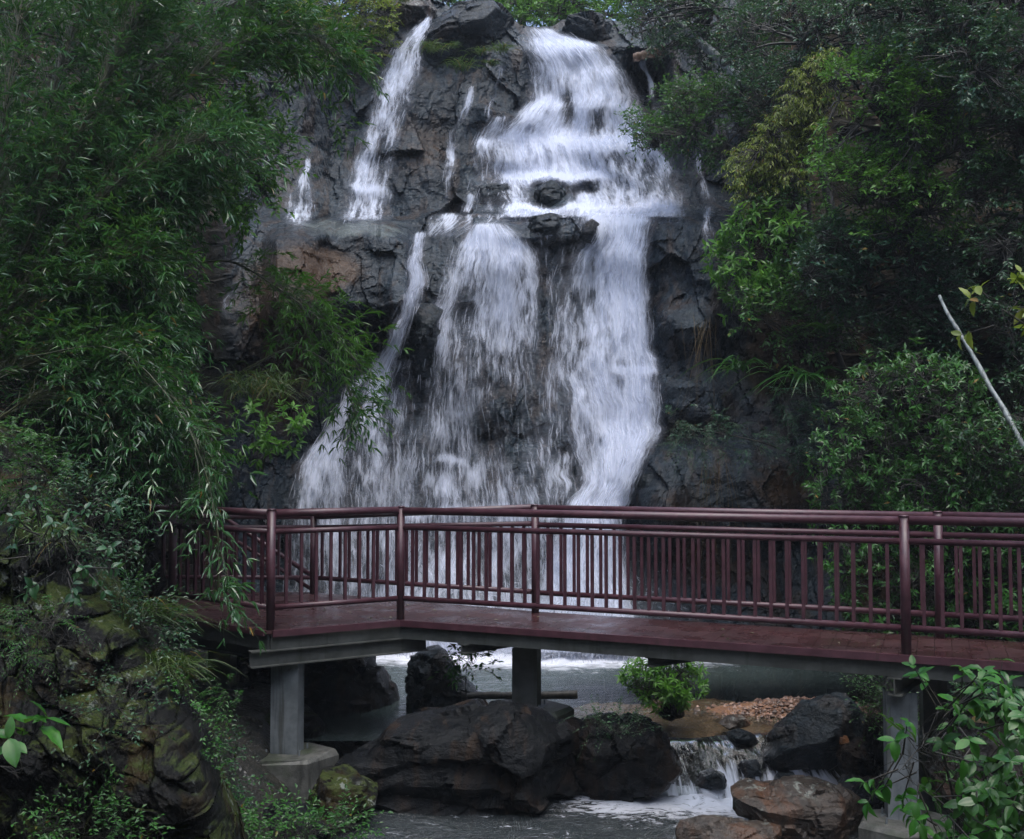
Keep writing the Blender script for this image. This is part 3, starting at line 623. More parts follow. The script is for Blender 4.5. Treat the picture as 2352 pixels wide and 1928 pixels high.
# ------------------------------------------------------------------ boulders
def ico(sub):
    import bmesh
    bm = bmesh.new(); bmesh.ops.create_icosphere(bm, subdivisions=sub, radius=1.0)
    V = np.array([v.co[:] for v in bm.verts]); T = np.array([[v.index for v in f.verts] for f in bm.faces]); bm.free()
    return V, T
ICO = {k: ico(k) for k in (4, 5, 6)}
def boulder(label, outline, d, thick, mat='rock', seed=1, sub=5, rough=1.0, lean=0.0, group=None, name='boulder', cat='boulder', fs=1.0):
    """outline: pixel polygon of the silhouette, given its own distance, size and thickness"""
    r = np.random.default_rng(seed)
    V, T = ICO[sub]; V = V.copy()
    if d in ('w', 'v'):          # stands on the wall, half out of the water
        ox = np.array([a[0] for a in outline], float); oy = np.array([a[1] for a in outline], float)
        d = float(np.mean(d_water(ox, oy)))-(.30 if d == 'w' else -.05)
    pts = PA(np.array([a[0] for a in outline]), np.array([a[1] for a in outline]), d)
    c = (pts.min(0)+pts.max(0))/2; q = pts-c
    # radius of the outline in every direction
    m = 720; seg = np.concatenate([np.linspace(q[i], q[(i+1) % len(q)], 60, endpoint=False) for i in range(len(q))])
    th = np.arctan2(seg[:, 2], seg[:, 0]); rad = np.hypot(seg[:, 0], seg[:, 2]); o = np.argsort(th); th, rad = th[o], rad[o]
    th3 = np.concatenate([th-2*np.pi, th, th+2*np.pi]); rad3 = np.concatenate([rad]*3)
    vt = np.arctan2(V[:, 2], V[:, 0]); Rv = np.interp(vt, th3, rad3)
    rr = np.hypot(V[:, 0], V[:, 2]); k = rr**.72
    W = np.stack([np.cos(vt)*k*Rv, V[:, 1]*thick*(1-.15*rr), np.sin(vt)*k*Rv], -1)
    S = max(np.ptp(q[:, 0]), np.ptp(q[:, 2]))
    # planar cuts on the front give angular faces
    for i in range(int(9*rough)):
        n = r.normal(0, 1, 3); n[1] = -abs(n[1])*.8-.2; n /= np.linalg.norm(n)
        pr = W@n; lim = np.percentile(pr, r.uniform(80, 94)); ex = np.maximum(pr-lim, 0)
        W -= n[None]*(ex*.85)[:, None]*np.clip(1-.6*np.abs(W[:, 2:3])/S, .3, 1)
    f = 2.4/S*fs
    fv, cr = facets(W[:, 0]*f+seed, W[:, 1]*f, W[:, 2]*f*1.4, seed, 1.0)
    f2, _ = facets(W[:, 0]*f*3.1+seed, W[:, 1]*f*3.1, W[:, 2]*f*3.8, seed+9, 1.0)
    nn = W/(np.linalg.norm(W, axis=1, keepdims=True)+1e-9)
    W += nn*((.12*fv+.045*f2-.02*np.exp(-cr*14)+.05*fbm(W[:, 0]*f*2, W[:, 1]*f*2, W[:, 2]*f*2, seed, 4))*S*.55*rough)[:, None]
    W[:, 1] += lean*W[:, 2]
    o = mesh_obj(name, W, T, M[mat], None, False)
    o.location = tuple(c)
    return tag(o, label, cat, group)

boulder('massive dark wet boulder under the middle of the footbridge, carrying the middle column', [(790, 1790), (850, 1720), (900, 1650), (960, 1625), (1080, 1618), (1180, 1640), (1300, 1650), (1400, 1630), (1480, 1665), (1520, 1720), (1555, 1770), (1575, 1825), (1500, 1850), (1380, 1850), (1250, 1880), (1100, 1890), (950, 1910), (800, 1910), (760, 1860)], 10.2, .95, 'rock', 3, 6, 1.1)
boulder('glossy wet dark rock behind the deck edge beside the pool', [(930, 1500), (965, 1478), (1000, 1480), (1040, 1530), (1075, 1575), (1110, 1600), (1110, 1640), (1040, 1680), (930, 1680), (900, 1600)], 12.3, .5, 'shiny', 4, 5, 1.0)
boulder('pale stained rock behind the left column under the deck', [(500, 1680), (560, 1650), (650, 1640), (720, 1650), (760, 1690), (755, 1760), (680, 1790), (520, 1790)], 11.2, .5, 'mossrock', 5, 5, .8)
boulder('slanting slate boulder with a smooth face beside the gravel bar', [(1742, 1720), (1790, 1665), (1850, 1610), (1900, 1598), (1945, 1600), (1975, 1640), (1985, 1670), (1950, 1720), (1900, 1770), (1820, 1790), (1765, 1775)], 10.9, .45, 'shiny', 6, 5, .7)
boulder('small flat rock in the shallow water below the pool shrub', [(1648, 1665), (1670, 1645), (1710, 1645), (1725, 1662), (1700, 1672), (1660, 1674)], 11.6, .2, 'brownrock', 7, 4, .6)
boulder('round dark rock at the brink of the little cascade', [(1664, 1700), (1675, 1682), (1700, 1676), (1730, 1684), (1745, 1705), (1720, 1722), (1685, 1722)], 11.0, .2, 'shiny', 8, 4, .6)
boulder('dark rock splitting the foot of the little cascade', [(1598, 1800), (1610, 1778), (1640, 1768), (1665, 1780), (1670, 1805), (1640, 1818), (1605, 1815)], 10.5, .18, 'shiny', 9, 4, .6)
boulder('large brown lichen-spotted boulder standing in the lower stream', [(1680, 1810), (1710, 1795), (1760, 1805), (1800, 1792), (1900, 1798), (1950, 1820), (2010, 1870), (2022, 1900), (1990, 1960), (1900, 2010), (1760, 1990), (1705, 1900)], 9.3, .5, 'brownrock', 10, 6, .9)
boulder('low brown rock breaking the water at the bottom of the stream', [(1540, 1925), (1560, 1895), (1620, 1885), (1700, 1895), (1790, 1905), (1850, 1935), (1830, 1985), (1560, 1985)], 8.9, .35, 'brownrock', 11, 5, .7)
boulder('layered dark rock right of the little cascade', [(1925, 1760), (1940, 1720), (1985, 1700), (2020, 1705), (2045, 1740), (2040, 1790), (1985, 1800), (1935, 1790)], 10.4, .35, 'rock', 12, 5, 1.0)
boulder('black wet stone beside the white water under the layered rock', [(1925, 1800), (1945, 1780), (1985, 1778), (2005, 1800), (1990, 1825), (1945, 1830)], 10.2, .2, 'shiny', 13, 4, .7)
boulder('dark rock leaning against the right column foot', [(1960, 1820), (2000, 1790), (2060, 1795), (2080, 1850), (2060, 1910), (1990, 1890)], 9.7, .35, 'rock', 14, 5, .8)
boulder('small orange stone on the mud beside the slanting boulder', [(1912, 1695), (1922, 1686), (1945, 1690), (1950, 1705), (1925, 1710)], 10.6, .1, 'orange', 15, 4, .5, name='stone', cat='stone')
boulder('dark mossy rock behind the right column', [(1985, 1700), (2000, 1650), (2060, 1630), (2120, 1650), (2130, 1740), (2060, 1770), (1990, 1750)], 10.3, .4, 'mossrock', 16, 5, .8)
boulder('broad pale rock half hidden by leaves at the right bank', [(2120, 1780), (2140, 1700), (2200, 1640), (2290, 1625), (2420, 1640), (2440, 1780), (2300, 1860), (2160, 1850)], 9.2, .5, 'brownrock', 17, 5, .8)
boulder('rounded dark stone at the right edge under the deck', [(2330, 1630), (2345, 1600), (2400, 1590), (2440, 1620), (2430, 1660), (2350, 1655)], 9.6, .3, 'rock', 18, 4, .7)
boulder('moss-topped slab leaning beside the left footing', [(700, 1830), (740, 1770), (790, 1755), (830, 1790), (862, 1815), (850, 1880), (800, 1920), (700, 1930), (660, 1880)], 9.5, .4, 'mossrock', 19, 5, .9)
boulder('dark rock wedged below the left column footing', [(560, 1900), (640, 1850), (720, 1870), (800, 1920), (780, 1990), (580, 1990)], 9.2, .4, 'rock', 20, 5, .8)
boulder('big dark boulder crowning the wall between the two upper falls', [(955, 75), (1000, 45), (1050, 18), (1100, 5), (1150, 18), (1180, 45), (1186, 90), (1160, 150), (1080, 190), (990, 170)], 22.1, .9, 'shiny', 21, 6, .6)
boulder('grey boulder at the head of the slanting plume', [(862, -10), (900, -30), (985, -20), (1000, 20), (990, 50), (950, 62), (900, 70), (868, 50)], 22.6, .8, 'brownrock', 22, 5, .9)
boulder('pale flat rock right of the top of the main cascade', [(1272, 60), (1300, 44), (1360, 42), (1430, 52), (1440, 90), (1380, 105), (1300, 96)], 22.3, .7, 'shiny', 23, 5, .9)
boulder('dark buttress rock right of the ledge where the chute begins', [(1502, 500), (1530, 478), (1600, 466), (1660, 470), (1690, 520), (1670, 590), (1600, 640), (1530, 640), (1500, 590)], 18.3, .8, 'shiny', 24, 6, 1.0)
boulder('dark rock showing through the water at the middle ledge', [(1200, 545), (1220, 505), (1260, 492), (1300, 500), (1325, 540), (1300, 575), (1230, 580)], 'v', .5, 'shiny', 25, 5, .9)
boulder('small round rock poking out of the foam at the middle ledge', [(1332, 540), (1340, 515), (1362, 505), (1382, 520), (1384, 548), (1360, 560), (1340, 556)], 'w', .3, 'shiny', 26, 4, .7)
boulder('dark rock parting the foot of the upper cascade', [(1210, 478), (1222, 430), (1252, 414), (1290, 425), (1322, 478), (1270, 492)], 'v', .45, 'shiny', 27, 5, .9)
boulder('wet rock hump at the left foot of the upper cascade', [(1085, 480), (1100, 425), (1135, 405), (1165, 420), (1168, 480), (1120, 492)], 'v', .4, 'shiny', 28, 5, .9)
boulder('smooth dark hump splitting the lower fan from the slim stream', [(925, 830), (935, 720), (965, 670), (1000, 655), (1020, 690), (1000, 790), (985, 880), (940, 880)], 'w', .4, 'shiny', 29, 5, .8)
boulder('low wet rock in the spray at the foot of the right chute', [(1455, 1200), (1470, 1090), (1520, 1050), (1570, 1070), (1580, 1200), (1540, 1300), (1470, 1290)], 16.1, .6, 'shiny', 30, 5, 1.0)

boulder('angular dark rock at the right end of the middle boulder beside the little cascade', [(1290, 1700), (1350, 1650), (1440, 1640), (1505, 1660), (1550, 1730), (1580, 1800), (1572, 1850), (1440, 1872), (1330, 1860)], 10.4, .6, 'rock', 45, 6, 1.0)
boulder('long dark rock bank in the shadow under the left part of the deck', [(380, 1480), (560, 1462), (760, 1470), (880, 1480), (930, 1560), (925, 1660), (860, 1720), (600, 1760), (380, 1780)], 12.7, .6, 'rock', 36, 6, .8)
boulder('dark root mass at the foot of the bright green bush in the pool', [(1508, 1645), (1525, 1612), (1545, 1604), (1566, 1612), (1580, 1648), (1545, 1658)], 11.72, .14, 'rock', 40, 4, .8, name='root_mass', cat='roots')
boulder('small wet stone at the left lip of the little cascade', [(1545, 1725), (1560, 1708), (1588, 1706), (1602, 1722), (1590, 1738), (1556, 1738)], 10.95, .16, 'shiny', 37, 4, .6)
boulder('flat wet stone below the lip in the middle of the little cascade', [(1690, 1768), (1705, 1750), (1740, 1746), (1760, 1765), (1748, 1782), (1705, 1784)], 10.68, .14, 'shiny', 38, 4, .6)
boulder('wet stone at the right foot of the little cascade', [(1775, 1800), (1790, 1778), (1822, 1775), (1838, 1796), (1820, 1815), (1788, 1815)], 10.5, .16, 'shiny', 39, 4, .6)

# the near rock outcrop at the left, lichen and moss on it
ex = np.interp(np.linspace(880, 2150, 420), [880, 960, 1010, 1080, 1150, 1230, 1300, 1380, 1440, 1560, 1660, 1800, 1928, 2150], [-60, 0, 60, 110, 165, 215, 262, 300, 345, 430, 480, 525, 570, 620])
ey = np.linspace(880, 2150, 420); ex = ex+10*fbm(ey/60., 0*ey, 0*ey, 2, 3)
u = np.concatenate([np.linspace(0, .5, 60), np.linspace(.503, 1, 300)])
PX = -700+(ex[:, None]+700)*u[None]; PY = np.broadcast_to(ey[:, None], PX.shape)
e = (ex[:, None]-PX)
D = 5.8+.0006*np.maximum(0, PX+300)+1.3*np.exp(-e/45.)+1.4*sst(1500, 900, PY)+.4*sst(1750, 1400, PY)
x = (PX-CX)/F*D; z = (HOR-PY)/F*D
x = x+.10*fbm(x*2, 0*x, z*2, 91, 4); z = z+.10*fbm(x*2, 0*x+5, z*2, 92, 4)
a_ = x*.80+z*.60; b_ = -x*.60+z*.80            # strata run steeply down to the right
f1, c1 = facets(a_*2.6, b_*1.3, 0*x, 311, .8, False); f2, c2 = facets(a_*7.0, b_*3.6, 0*x, 321, .9, False)
rg = 1-np.abs(fbm(a_*3.2, 0*x, b_*1.1, 335, 6))*2.2
D = D+.26*f1+.10*f2-.05*rg+.30*fbm(a_*3.2, 0*x, b_*1.9, 331, 8)+.03*np.exp(-c2*12)
V = PA(PX, PY, D)
back = V[:, -1:].copy(); cols = []
for bk in np.linspace(.06, 4.2, 60):
    dr = .10*bk+.07*bk*bk
    q = back.copy(); q[..., 0] *= (q[..., 1]+bk)/q[..., 1]; nz = fbm(q[..., 1]*0+bk*1.3, q[..., 2]*1.6, 0*q[..., 0], 351, 6)*min(1, bk*2); fz = facets(q[..., 1]*0+bk*2.2, q[..., 2]*2.0, 0*q[..., 0], 352, .8, False)[0]*min(1, bk*2)
    q[..., 1] += bk; q[..., 0] -= dr+.40*np.abs(nz)+.22*np.abs(fz); cols.append(q)
V = np.concatenate([V]+cols, 1)
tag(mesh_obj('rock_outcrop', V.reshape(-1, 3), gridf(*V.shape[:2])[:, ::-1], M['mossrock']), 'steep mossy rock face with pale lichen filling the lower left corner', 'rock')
boulder('upright grey rock standing against the left end of the railing', [(205, 1120), (240, 1090), (320, 1110), (350, 1180), (358, 1260), (385, 1350), (400, 1430), (330, 1470), (230, 1440), (190, 1250)], 10.6, .5, 'mossrock', 33, 5, .9)

# gravel on the bar, small stones by the thousand
r = np.random.default_rng(9); n = 4200
gxp = 3.4+r.normal(0, .85, n); gyp = 12.15+r.normal(0, .42, n); keep = (zbed(gxp, gyp) > -.06) & (gxp > 2.2) & (gxp < 4.9); gxp, gyp = gxp[keep], gyp[keep]; n = len(gxp)
B = np.array([[-1, 0, 0], [1, 0, 0], [0, -1, 0], [0, 1, 0], [0, 0, -.7], [0, 0, .7]], float)
T = np.array([[0, 2, 5], [2, 1, 5], [1, 3, 5], [3, 0, 5], [2, 0, 4], [1, 2, 4], [3, 1, 4], [0, 3, 4]])
s = r.uniform(.008, .022, n)*(1+1.2*(r.random(n) < .12))
V = B[None]*s[:, None, None]*r.uniform(.6, 1.2, (n, 6, 1)); a = r.uniform(0, 6.28, n)
V = np.stack([V[..., 0]*np.cos(a)[:, None]-V[..., 1]*np.sin(a)[:, None], V[..., 0]*np.sin(a)[:, None]+V[..., 1]*np.cos(a)[:, None], V[..., 2]], -1)
V += np.stack([gxp, gyp, np.maximum(zbed(gxp, gyp), -.02)+s*.5], -1)[:, None]
t = NT('gravel_stone'); M['gravel'] = t.done(t.pbr(t.mix(t.attr('rnd'), (.05, .028, .020), (.24, .13, .085)), .45))
tag(mesh_obj('gravel', V.reshape(-1, 3), (T[None]+(np.arange(n)*6)[:, None, None]).reshape(-1, 3), M['gravel'], None, False, {'rnd': np.repeat(r.random(n), 6)}),
    'reddish gravel bar at the edge of the pool', 'gravel', kind='stuff')

# ------------------------------------------------------------------ the footbridge
def bridge_mats():
    t = NT('maroon_rail_paint'); p = t.pos()
    n = t.noise(p, 9, 5, .6); dr = t.noise(p, 120, 2, .5)
    c = t.mix(t.ramp(n, .3, .7), (.048, .017, .025), (.080, .029, .041))
    c = t.mix(t.ramp(t.noise(p, 30, 4, .7), .60, .70, 0, .75), c, (.022, .012, .012)); c = t.mix(t.ramp(t.noise(p, 17, 6, .75), .64, .70, 0, .6), c, (.16, .10, .10)); c = t.mix(t.ramp(t.noise(t.mapv(p, (22, 22, 1.5)), 1, 4, .6), .56, .7, 0, .5), c, (.03, .015, .014))
    M['maroon'] = t.done(t.pbr(c, t.ramp(n, .3, .7, .32, .50), t.bump(dr, .25, .004), .6))
    t = NT('wet_deck_boards'); p = t.pos()
    n = t.noise(p, 3.0, 5, .6); f = t.noise(t.mapv(p, (1, 1, 1)), 40, 4, .6)
    c = t.mix(t.ramp(n, .3, .7), (.036, .014, .015), (.064, .027, .029)); c = t.mix(t.ramp(f, .62, .72, 0, .4), c, (.10, .07, .065))
    M['deck'] = t.done(t.pbr(c, t.ramp(t.noise(p, 2.2, 4, .6), .35, .65, .16, .42), t.bump(f, .3, .004), .6))
    t = NT('galvanised_steel'); p = t.pos()
    n = t.noise(p, 5, 6, .65); v = t.noise(t.mapv(p, (14, 14, .7)), 1.0, 5, .6)
    c = t.mix(t.ramp(n, .3, .7), (.10, .115, .125), (.19, .21, .225)); c = t.mix(t.ramp(v, .50, .68, 0, .75), c, (.045, .045, .038)); c = t.mix(t.ramp(t.noise(p, 9, 6, .7), .62, .7, 0, .7), c, (.07, .035, .018))
    M['steel'] = t.done(t.pbr(c, .55, t.bump(n, .2, .01), .5, Metallic=.15))
    t = NT('dark_weathered_steel'); p = t.pos(); n = t.noise(p, 4, 6, .65)
    c = t.mix(t.ramp(n, .3, .7), (.035, .037, .033), (.085, .09, .085)); c = t.mix(t.ramp(t.noise(t.mapv(p, (9, 9, .8)), 1, 4, .6), .55, .7, 0, .6), c, (.02, .022, .014))
    M['beam'] = t.done(t.pbr(c, .55, t.bump(n, .3, .01)))
    t = NT('wet_concrete'); p = t.pos(); n = t.noise(p, 6, 8, .7); g = t.noise(p, 1.7, 4, .6)
    c = t.mix(t.ramp(n, .3, .7), (.045, .046, .043), (.115, .115, .105)); c = t.mix(t.ramp(g, .44, .60, 0, .8), c, (.025, .038, .015)); c = t.mix(t.ramp(t.noise(t.mapv(p, (8, 8, .9)), 1, 5, .65), .5, .66, 0, .7), c, (.018, .018, .015))
    M['concrete'] = t.done(t.pbr(c, .6, t.bump(n, .6, .03)))
bridge_mats()
H = 1.65; DZ = CAMZ-H            # deck top
def G2(x, y): return np.array([x, y])
A0 = G2(-5.6, 12.05); A = G2(-3.78, 11.15); B = G2(-2.43, 10.1); C = G2(-1.20, 10.8); Dp = G2(3.46, 8.82)
un = (Dp-C)/np.linalg.norm(Dp-C); E = Dp+un*4.2
G = G2(-2.58, 13.0); Hh = G2(-5.6, 13.1); F1 = G2(.262, 11.28); F2 = G2(4.10, 9.62); uf = (F2-F1)/np.linalg.norm(F2-F1); E2 = F2+uf*4.0
br = thing('footbridge', 'dark maroon footbridge with baluster railings crossing in front of the waterfall on grey columns', 'footbridge', (0, 10.5, DZ))
# deck boards, clipped out of the plan outline
def clip(poly, n, d, keep_less=True):
    out = []
    for i in range(len(poly)):
        a, b = poly[i], poly[(i+1) % len(poly)]; da, db = a@n-d, b@n-d
        if not keep_less: da, db = -da, -db
        if da <= 0: out.append(a)
        if da*db < 0: out.append(a+(b-a)*(da/(da-db)))
    return out
nrm2 = np.array([-un[1], un[0]])
def offs(p, q, o):   # push an edge outwards (towards the viewer)
    d = (q-p)/np.linalg.norm(q-p); n = np.array([d[1], -d[0]]); return n*o
nearE = .055
walk = [C-nrm2*nearE, Dp-nrm2*nearE, E-nrm2*nearE, E2+nrm2*.08, F2+nrm2*.08, F1+nrm2*.08]
plat = [A0+G2(-.03, -.06), A+G2(-.03, -.06), B+G2(-.02, -.075), C-nrm2*nearE, F1+nrm2*.08, G+G2(0, .08), Hh+G2(0, .08)]
def boards(poly, dirn, wdt, gap, z1, th):
    m = MB(); pr = [p@dirn for p in poly]; k = min(pr)
    while k < max(pr):
        q = clip(clip(poly, dirn, k+wdt-gap), dirn, k, False)
        if len(q) >= 3: m.extrude_poly(q, z1-th, z1)
        k += wdt
    return m
boards(walk, un, .147, .004, DZ, .03).build('deck', M['deck'], br)
boards(plat, np.array([0.12, .993]), .147, .005, DZ, .03).build('deck', M['deck'], br)
def edge_bar(p, q, o, wd, z0, z1, name, mat, parent=br, ext=0.0):
    d = (q-p)/np.linalg.norm(q-p); n = np.array([d[1], -d[0]]); p = p-d*ext+n*o; q = q+d*ext+n*o
    m = MB(); m.bar((*p, (z0+z1)/2), (*q, (z0+z1)/2), wd, z1-z0); return m.build(name, mat, parent)
for (p, q) in ((A, B), (B, C), (C, Dp), (Dp, E)):
    edge_bar(p, q, .075, .022, DZ-.062 if p is not A else DZ-.05, DZ+.004, 'fascia', M['maroon'])
for (p, q) in ((C, Dp), (Dp, E)):
    edge_bar(p, q, .0, .06, DZ-.20, DZ-.064, 'girder', M['beam'])
edge_bar(F1, E2, -.02, .06, DZ-.20, DZ-.034, 'girder', M['beam'])
edge_bar(A0, A, .0, .06, DZ-.20, DZ-.052, 'girder', M['beam']); edge_bar(A, B, .0, .06, DZ-.20, DZ-.052, 'girder', M['beam']); edge_bar(B, C, .0, .06, DZ-.19, DZ-.064, 'girder', M['beam'])
def ibeam(p, q, z1, h, wd, name='cross_beam', mat='beam', par=br):
    m = MB(); z0 = z1-h; tf = .012
    m.bar((*p, z1-tf/2), (*q, z1-tf/2), wd, tf); m.bar((*p, z0+tf/2), (*q, z0+tf/2), wd, tf); m.bar((*p, (z0+z1)/2), (*q, (z0+z1)/2), .012, h-2*tf-.001)
    return m.build(name, M[mat], par)
dBC = (C-B)/np.linalg.norm(C-B)
ibeam(B-dBC*.20+G2(0, -.02), C+dBC*.3, DZ-.192, .16, .13)
ibeam(A+G2(-.2, .35), B+G2(.1, .25), DZ-.205, .16, .13)
ibeam(Dp+G2(-.12, -.02), F2+G2(-.10, .1), DZ-.204, .16, .12)
ibeam((C*.46+Dp*.54), (F1*.46+F2*.54), DZ-.204, .09, .09)
ibeam(C+un*.75-nrm2*.05, F1+uf*.1, DZ-.204, .10, .12)
for k in range(7):                # short joists seen from below along the left platform edge
    q = A+(B-A)*(k+.5)/7.5; m = MB(); m.bar((*(q+G2(.02, .03)), DZ-.12), (*(q+G2(.35, 1.2)), DZ-.12), .05, .13); m.build('joist', M['beam'], br)
def col(pxc, py1, d, wd, zt, rot=0.0, channel=False, mat='steel', dp=.2):
    p = P(pxc, py1, d); m = MB(); c = np.array([p[0], d+dp/2]); u = np.array([math.cos(rot), math.sin(rot), 0]); v = np.array([-math.sin(rot), math.cos(rot), 0])
    h = zt-p[2]+.06; zc = p[2]-.06+h/2
    if channel:                  # folded steel channel, web towards the viewer
        m.box((c[0], c[1], zc), wd, .014, h, u, v)
        for s in (-1, 1): m.box(np.array([c[0], c[1], zc])+u*s*(wd/2-.008)+v*(dp/2+.0075), .016, dp, h-.002, u, v)
    else:
        tf = .016                # rolled H section: two flanges and a web
        for s in (-1, 1): m.box(np.array([c[0], c[1], zc])+v*s*(dp/2-tf/2), wd, tf, h, u, v)
        m.box((c[0], c[1], zc), .014, dp-2*tf-.001, h-.002, u, v)
        for s in (-1, 1): m.box(np.array([c[0], c[1], zc])+u*s*(wd/2-.009), .012, dp-2*tf-.001, h-.004, u, v)
    ob = m.build('column', M[mat], br)
    bp = MB(); bp.box((c[0], c[1], p[2]-.012), wd+.1, dp+.1, .02, u, v)
    for a in (-1, 1):
        for b in (-1, 1):
            q = np.array([c[0], c[1], p[2]])+u*a*(wd/2+.03)+v*b*(dp/2+.03); bp.cyl(q, q+np.array([0, 0, .05]), .010, n=8)
    bp.build('base_plate', M['steel'], ob)
    return ob, c, p[2]
def hexfoot(c, zt, rx, ry, h, seed=1, rot=0.0, bev=.04, name='footing'):
    r = np.random.default_rng(seed); n = 6; th = np.arange(n)*2*np.pi/n+.12+rot
    rings = []
    for (k, zz) in ((1.0, zt-h), (1.0, zt-h*.5), (1.0, zt-bev), (1-bev/rx, zt)):
        rings.append(np.stack([c[0]+rx*k*np.cos(th)*1.05, c[1]+ry*k*np.sin(th)*1.05, np.full(n, zz)], -1)+r.normal(0, .006, (n, 3)))
    # subdivide each ring for a slightly uneven cast surface
    R_ = np.array(rings); V = R_.reshape(-1, 3); Q = gridf(4, n, 0, True)
    V = np.vstack([V, [c[0], c[1], zt]]); T = [(3*n+i, 3*n+(i+1) % n, 4*n) for i in range(n)]
    return mesh_obj(name, V, [Q, np.array(T)], M['concrete'], br)
_, c, zb = col(654, 1733, 10.25, .285, DZ-.353, rot=-.12); hexfoot((c[0]-.06, c[1]+.0), zb, .56, .40, .85, 2)
_, c, zb = col(503, 1690, 12.0, .28, DZ-.21, rot=-.1, mat='beam'); hexfoot(c, zb, .4, .4, .9, 3)
_, c, zb = col(1210, 1627, 10.75, .275, DZ-.305, rot=-.25, mat='beam'); hexfoot((c[0]+.02, c[1]), zb-.002, .47, .36, .42, 4)
_, c, zb = col(2086, 1893, 8.86, .262, DZ-.366, rot=-.22, channel=True); hexfoot((c[0]+.05, c[1]), zb, .45, .35, .6, 5)
_, c, zb = col(2155, 1690, 9.75, .22, DZ-.21, rot=-.22, mat='beam'); hexfoot(c, zb, .35, .35, .8, 6)

def post(p, zt, par, r=.043, zlow=DZ-.05):
    m = MB(); m.cyl((*p, zlow), (*p, zt-.012), r, n=20)
    m.cyl((*p, zt-.012), (*p, zt), r+.006, r*.75, n=20)
    return m.build('post', M['maroon'], par, False)
def smooth_by_angle(o):
    me = o.data; me.polygons.foreach_set('use_smooth', [len(p.vertices) == 4 for p in me.polygons]); me.update()
def rail_section(par, p, q, ztop=(.48, .48), zmid=(.665, .665), zbot=(1.425, 1.425), step=.135, posts=(True, True), pz=(.435, .435), trim=.04, bal=True):
    p = np.asarray(p, float); q = np.asarray(q, float); L = np.linalg.norm(q-p); d = (q-p)/L
    for nm, zz, r_ in (('handrail', ztop, .040), ('middle_rail', zmid, .029), ('bottom_rail', zbot, .029)):
        m = MB(); a = p+d*trim; b = q-d*trim
        m.cyl((*a, CAMZ-zz[0]), (*b, CAMZ-zz[1]), r_, n=16); o = m.build(nm, M['maroon'], par); smooth_by_angle(o)
    if bal:
        n = int(round((L-.08)/step)); 
        for i in range(1, n):
            t_ = i/n; c = p+(q-p)*t_; zt = CAMZ-(zmid[0]*(1-t_)+zmid[1]*t_)-.012; zb_ = CAMZ-(zbot[0]*(1-t_)+zbot[1]*t_)+.012
            m = MB(); m.bar((*c, zb_), (*c, zt), .030, .030, up=(d[0], d[1], 0)); m.build('baluster', M['maroon'], par)
    if posts[0]: smooth_by_angle(post(p, CAMZ-pz[0], par))
    if posts[1]: smooth_by_angle(post(q, CAMZ-pz[1], par))
def railing():
    o = bpy.data.objects.new('railing', None); COL.objects.link(o); o.parent = br; return o
r1 = railing()
rail_section(r1, A0, A, posts=(False, True)); rail_section(r1, A, B, posts=(False, True)); rail_section(r1, B, C, posts=(False, True), step=.155)
r2 = railing()
rail_section(r2, C, Dp, ztop=(.487, .487), posts=(False, True), step=.142); rail_section(r2, Dp, E, posts=(False, False), step=.145)
r3 = railing()
rail_section(r3, Hh, G, ztop=(.66, .66), zmid=(.80, .80), zbot=(1.45, 1.45), posts=(False, True), pz=(.63, .63), step=.15)
rail_section(r3, G, F1, ztop=(.66, .475), zmid=(.80, .655), zbot=(1.45, 1.42), posts=(False, True), step=.15)
r4 = railing()
rail_section(r4, F1, F2, ztop=(.48, .485), posts=(False, True), step=.15); rail_section(r4, F2, E2, posts=(False, False), step=.15)
st = thing('stair_handrail', 'maroon stair handrail slanting down behind the left part of the footbridge', 'handrail', P(722, 1362, 13.35))
for (a, b, rr) in ((P(470, 1160, 13.6), P(728, 1330, 13.35), .032), (P(470, 1195, 13.6), P(728, 1362, 13.35), .026)):
    m = MB(); m.cyl(a, b, rr, n=12); smooth_by_angle(m.build('rail', M['maroon'], st))
for k in (.25, .62):
    a = P(470, 1160, 13.6)*(1-k)+P(728, 1330, 13.35)*k
    m = MB(); m.cyl(a, a-np.array([0, 0, .95]), .03, n=12); smooth_by_angle(m.build('post', M['maroon'], st))

# logs
def log(label, a, b, r0, r1, mat, seed=0, name='log'):
    r = np.random.default_rng(seed); n = 18; tt = np.linspace(0, 1, n)[:, None]
    pts = np.asarray(a)*(1-tt)+np.asarray(b)*tt; L = np.linalg.norm(np.asarray(b)-np.asarray(a)); pts = pts+np.stack([fbm(tt[:, 0]*3, 0*tt[:, 0]+i*7, 0*tt[:, 0], seed, 2) for i in range(3)], -1)*L*.025
    m = MB(); m.tube(pts, np.interp(tt[:, 0], [0, 1], [r0, r1])*(1+.08*r.normal(0, 1, n)), 14, True); o = m.build(name, M[mat]); smooth_by_angle(o)
    return tag(o, label, 'log')
log('black waterlogged log lying behind the middle column at the pool edge', P(1060, 1600, 11.9), P(1327, 1599, 11.75), .045, .05, 'bark', 3)
log('reddish peeled log sticking out over the small jet at the upper right', P(1455, 133, 20.6), P(1530, 114, 20.4), .085, .10, 'logwood', 4)
log('smooth pale grey fallen trunk leaning across the right bank', P(2150, 680, 12.2), P(2360, 1040, 10.9), .020, .032, 'palebark', 5, 'fallen_trunk')
log('slanting lichen-whitened bough in the upper right trees', P(1505, 5, 20.0), P(1740, 215, 18.5), .06, .10, 'palebark', 6, 'bough')

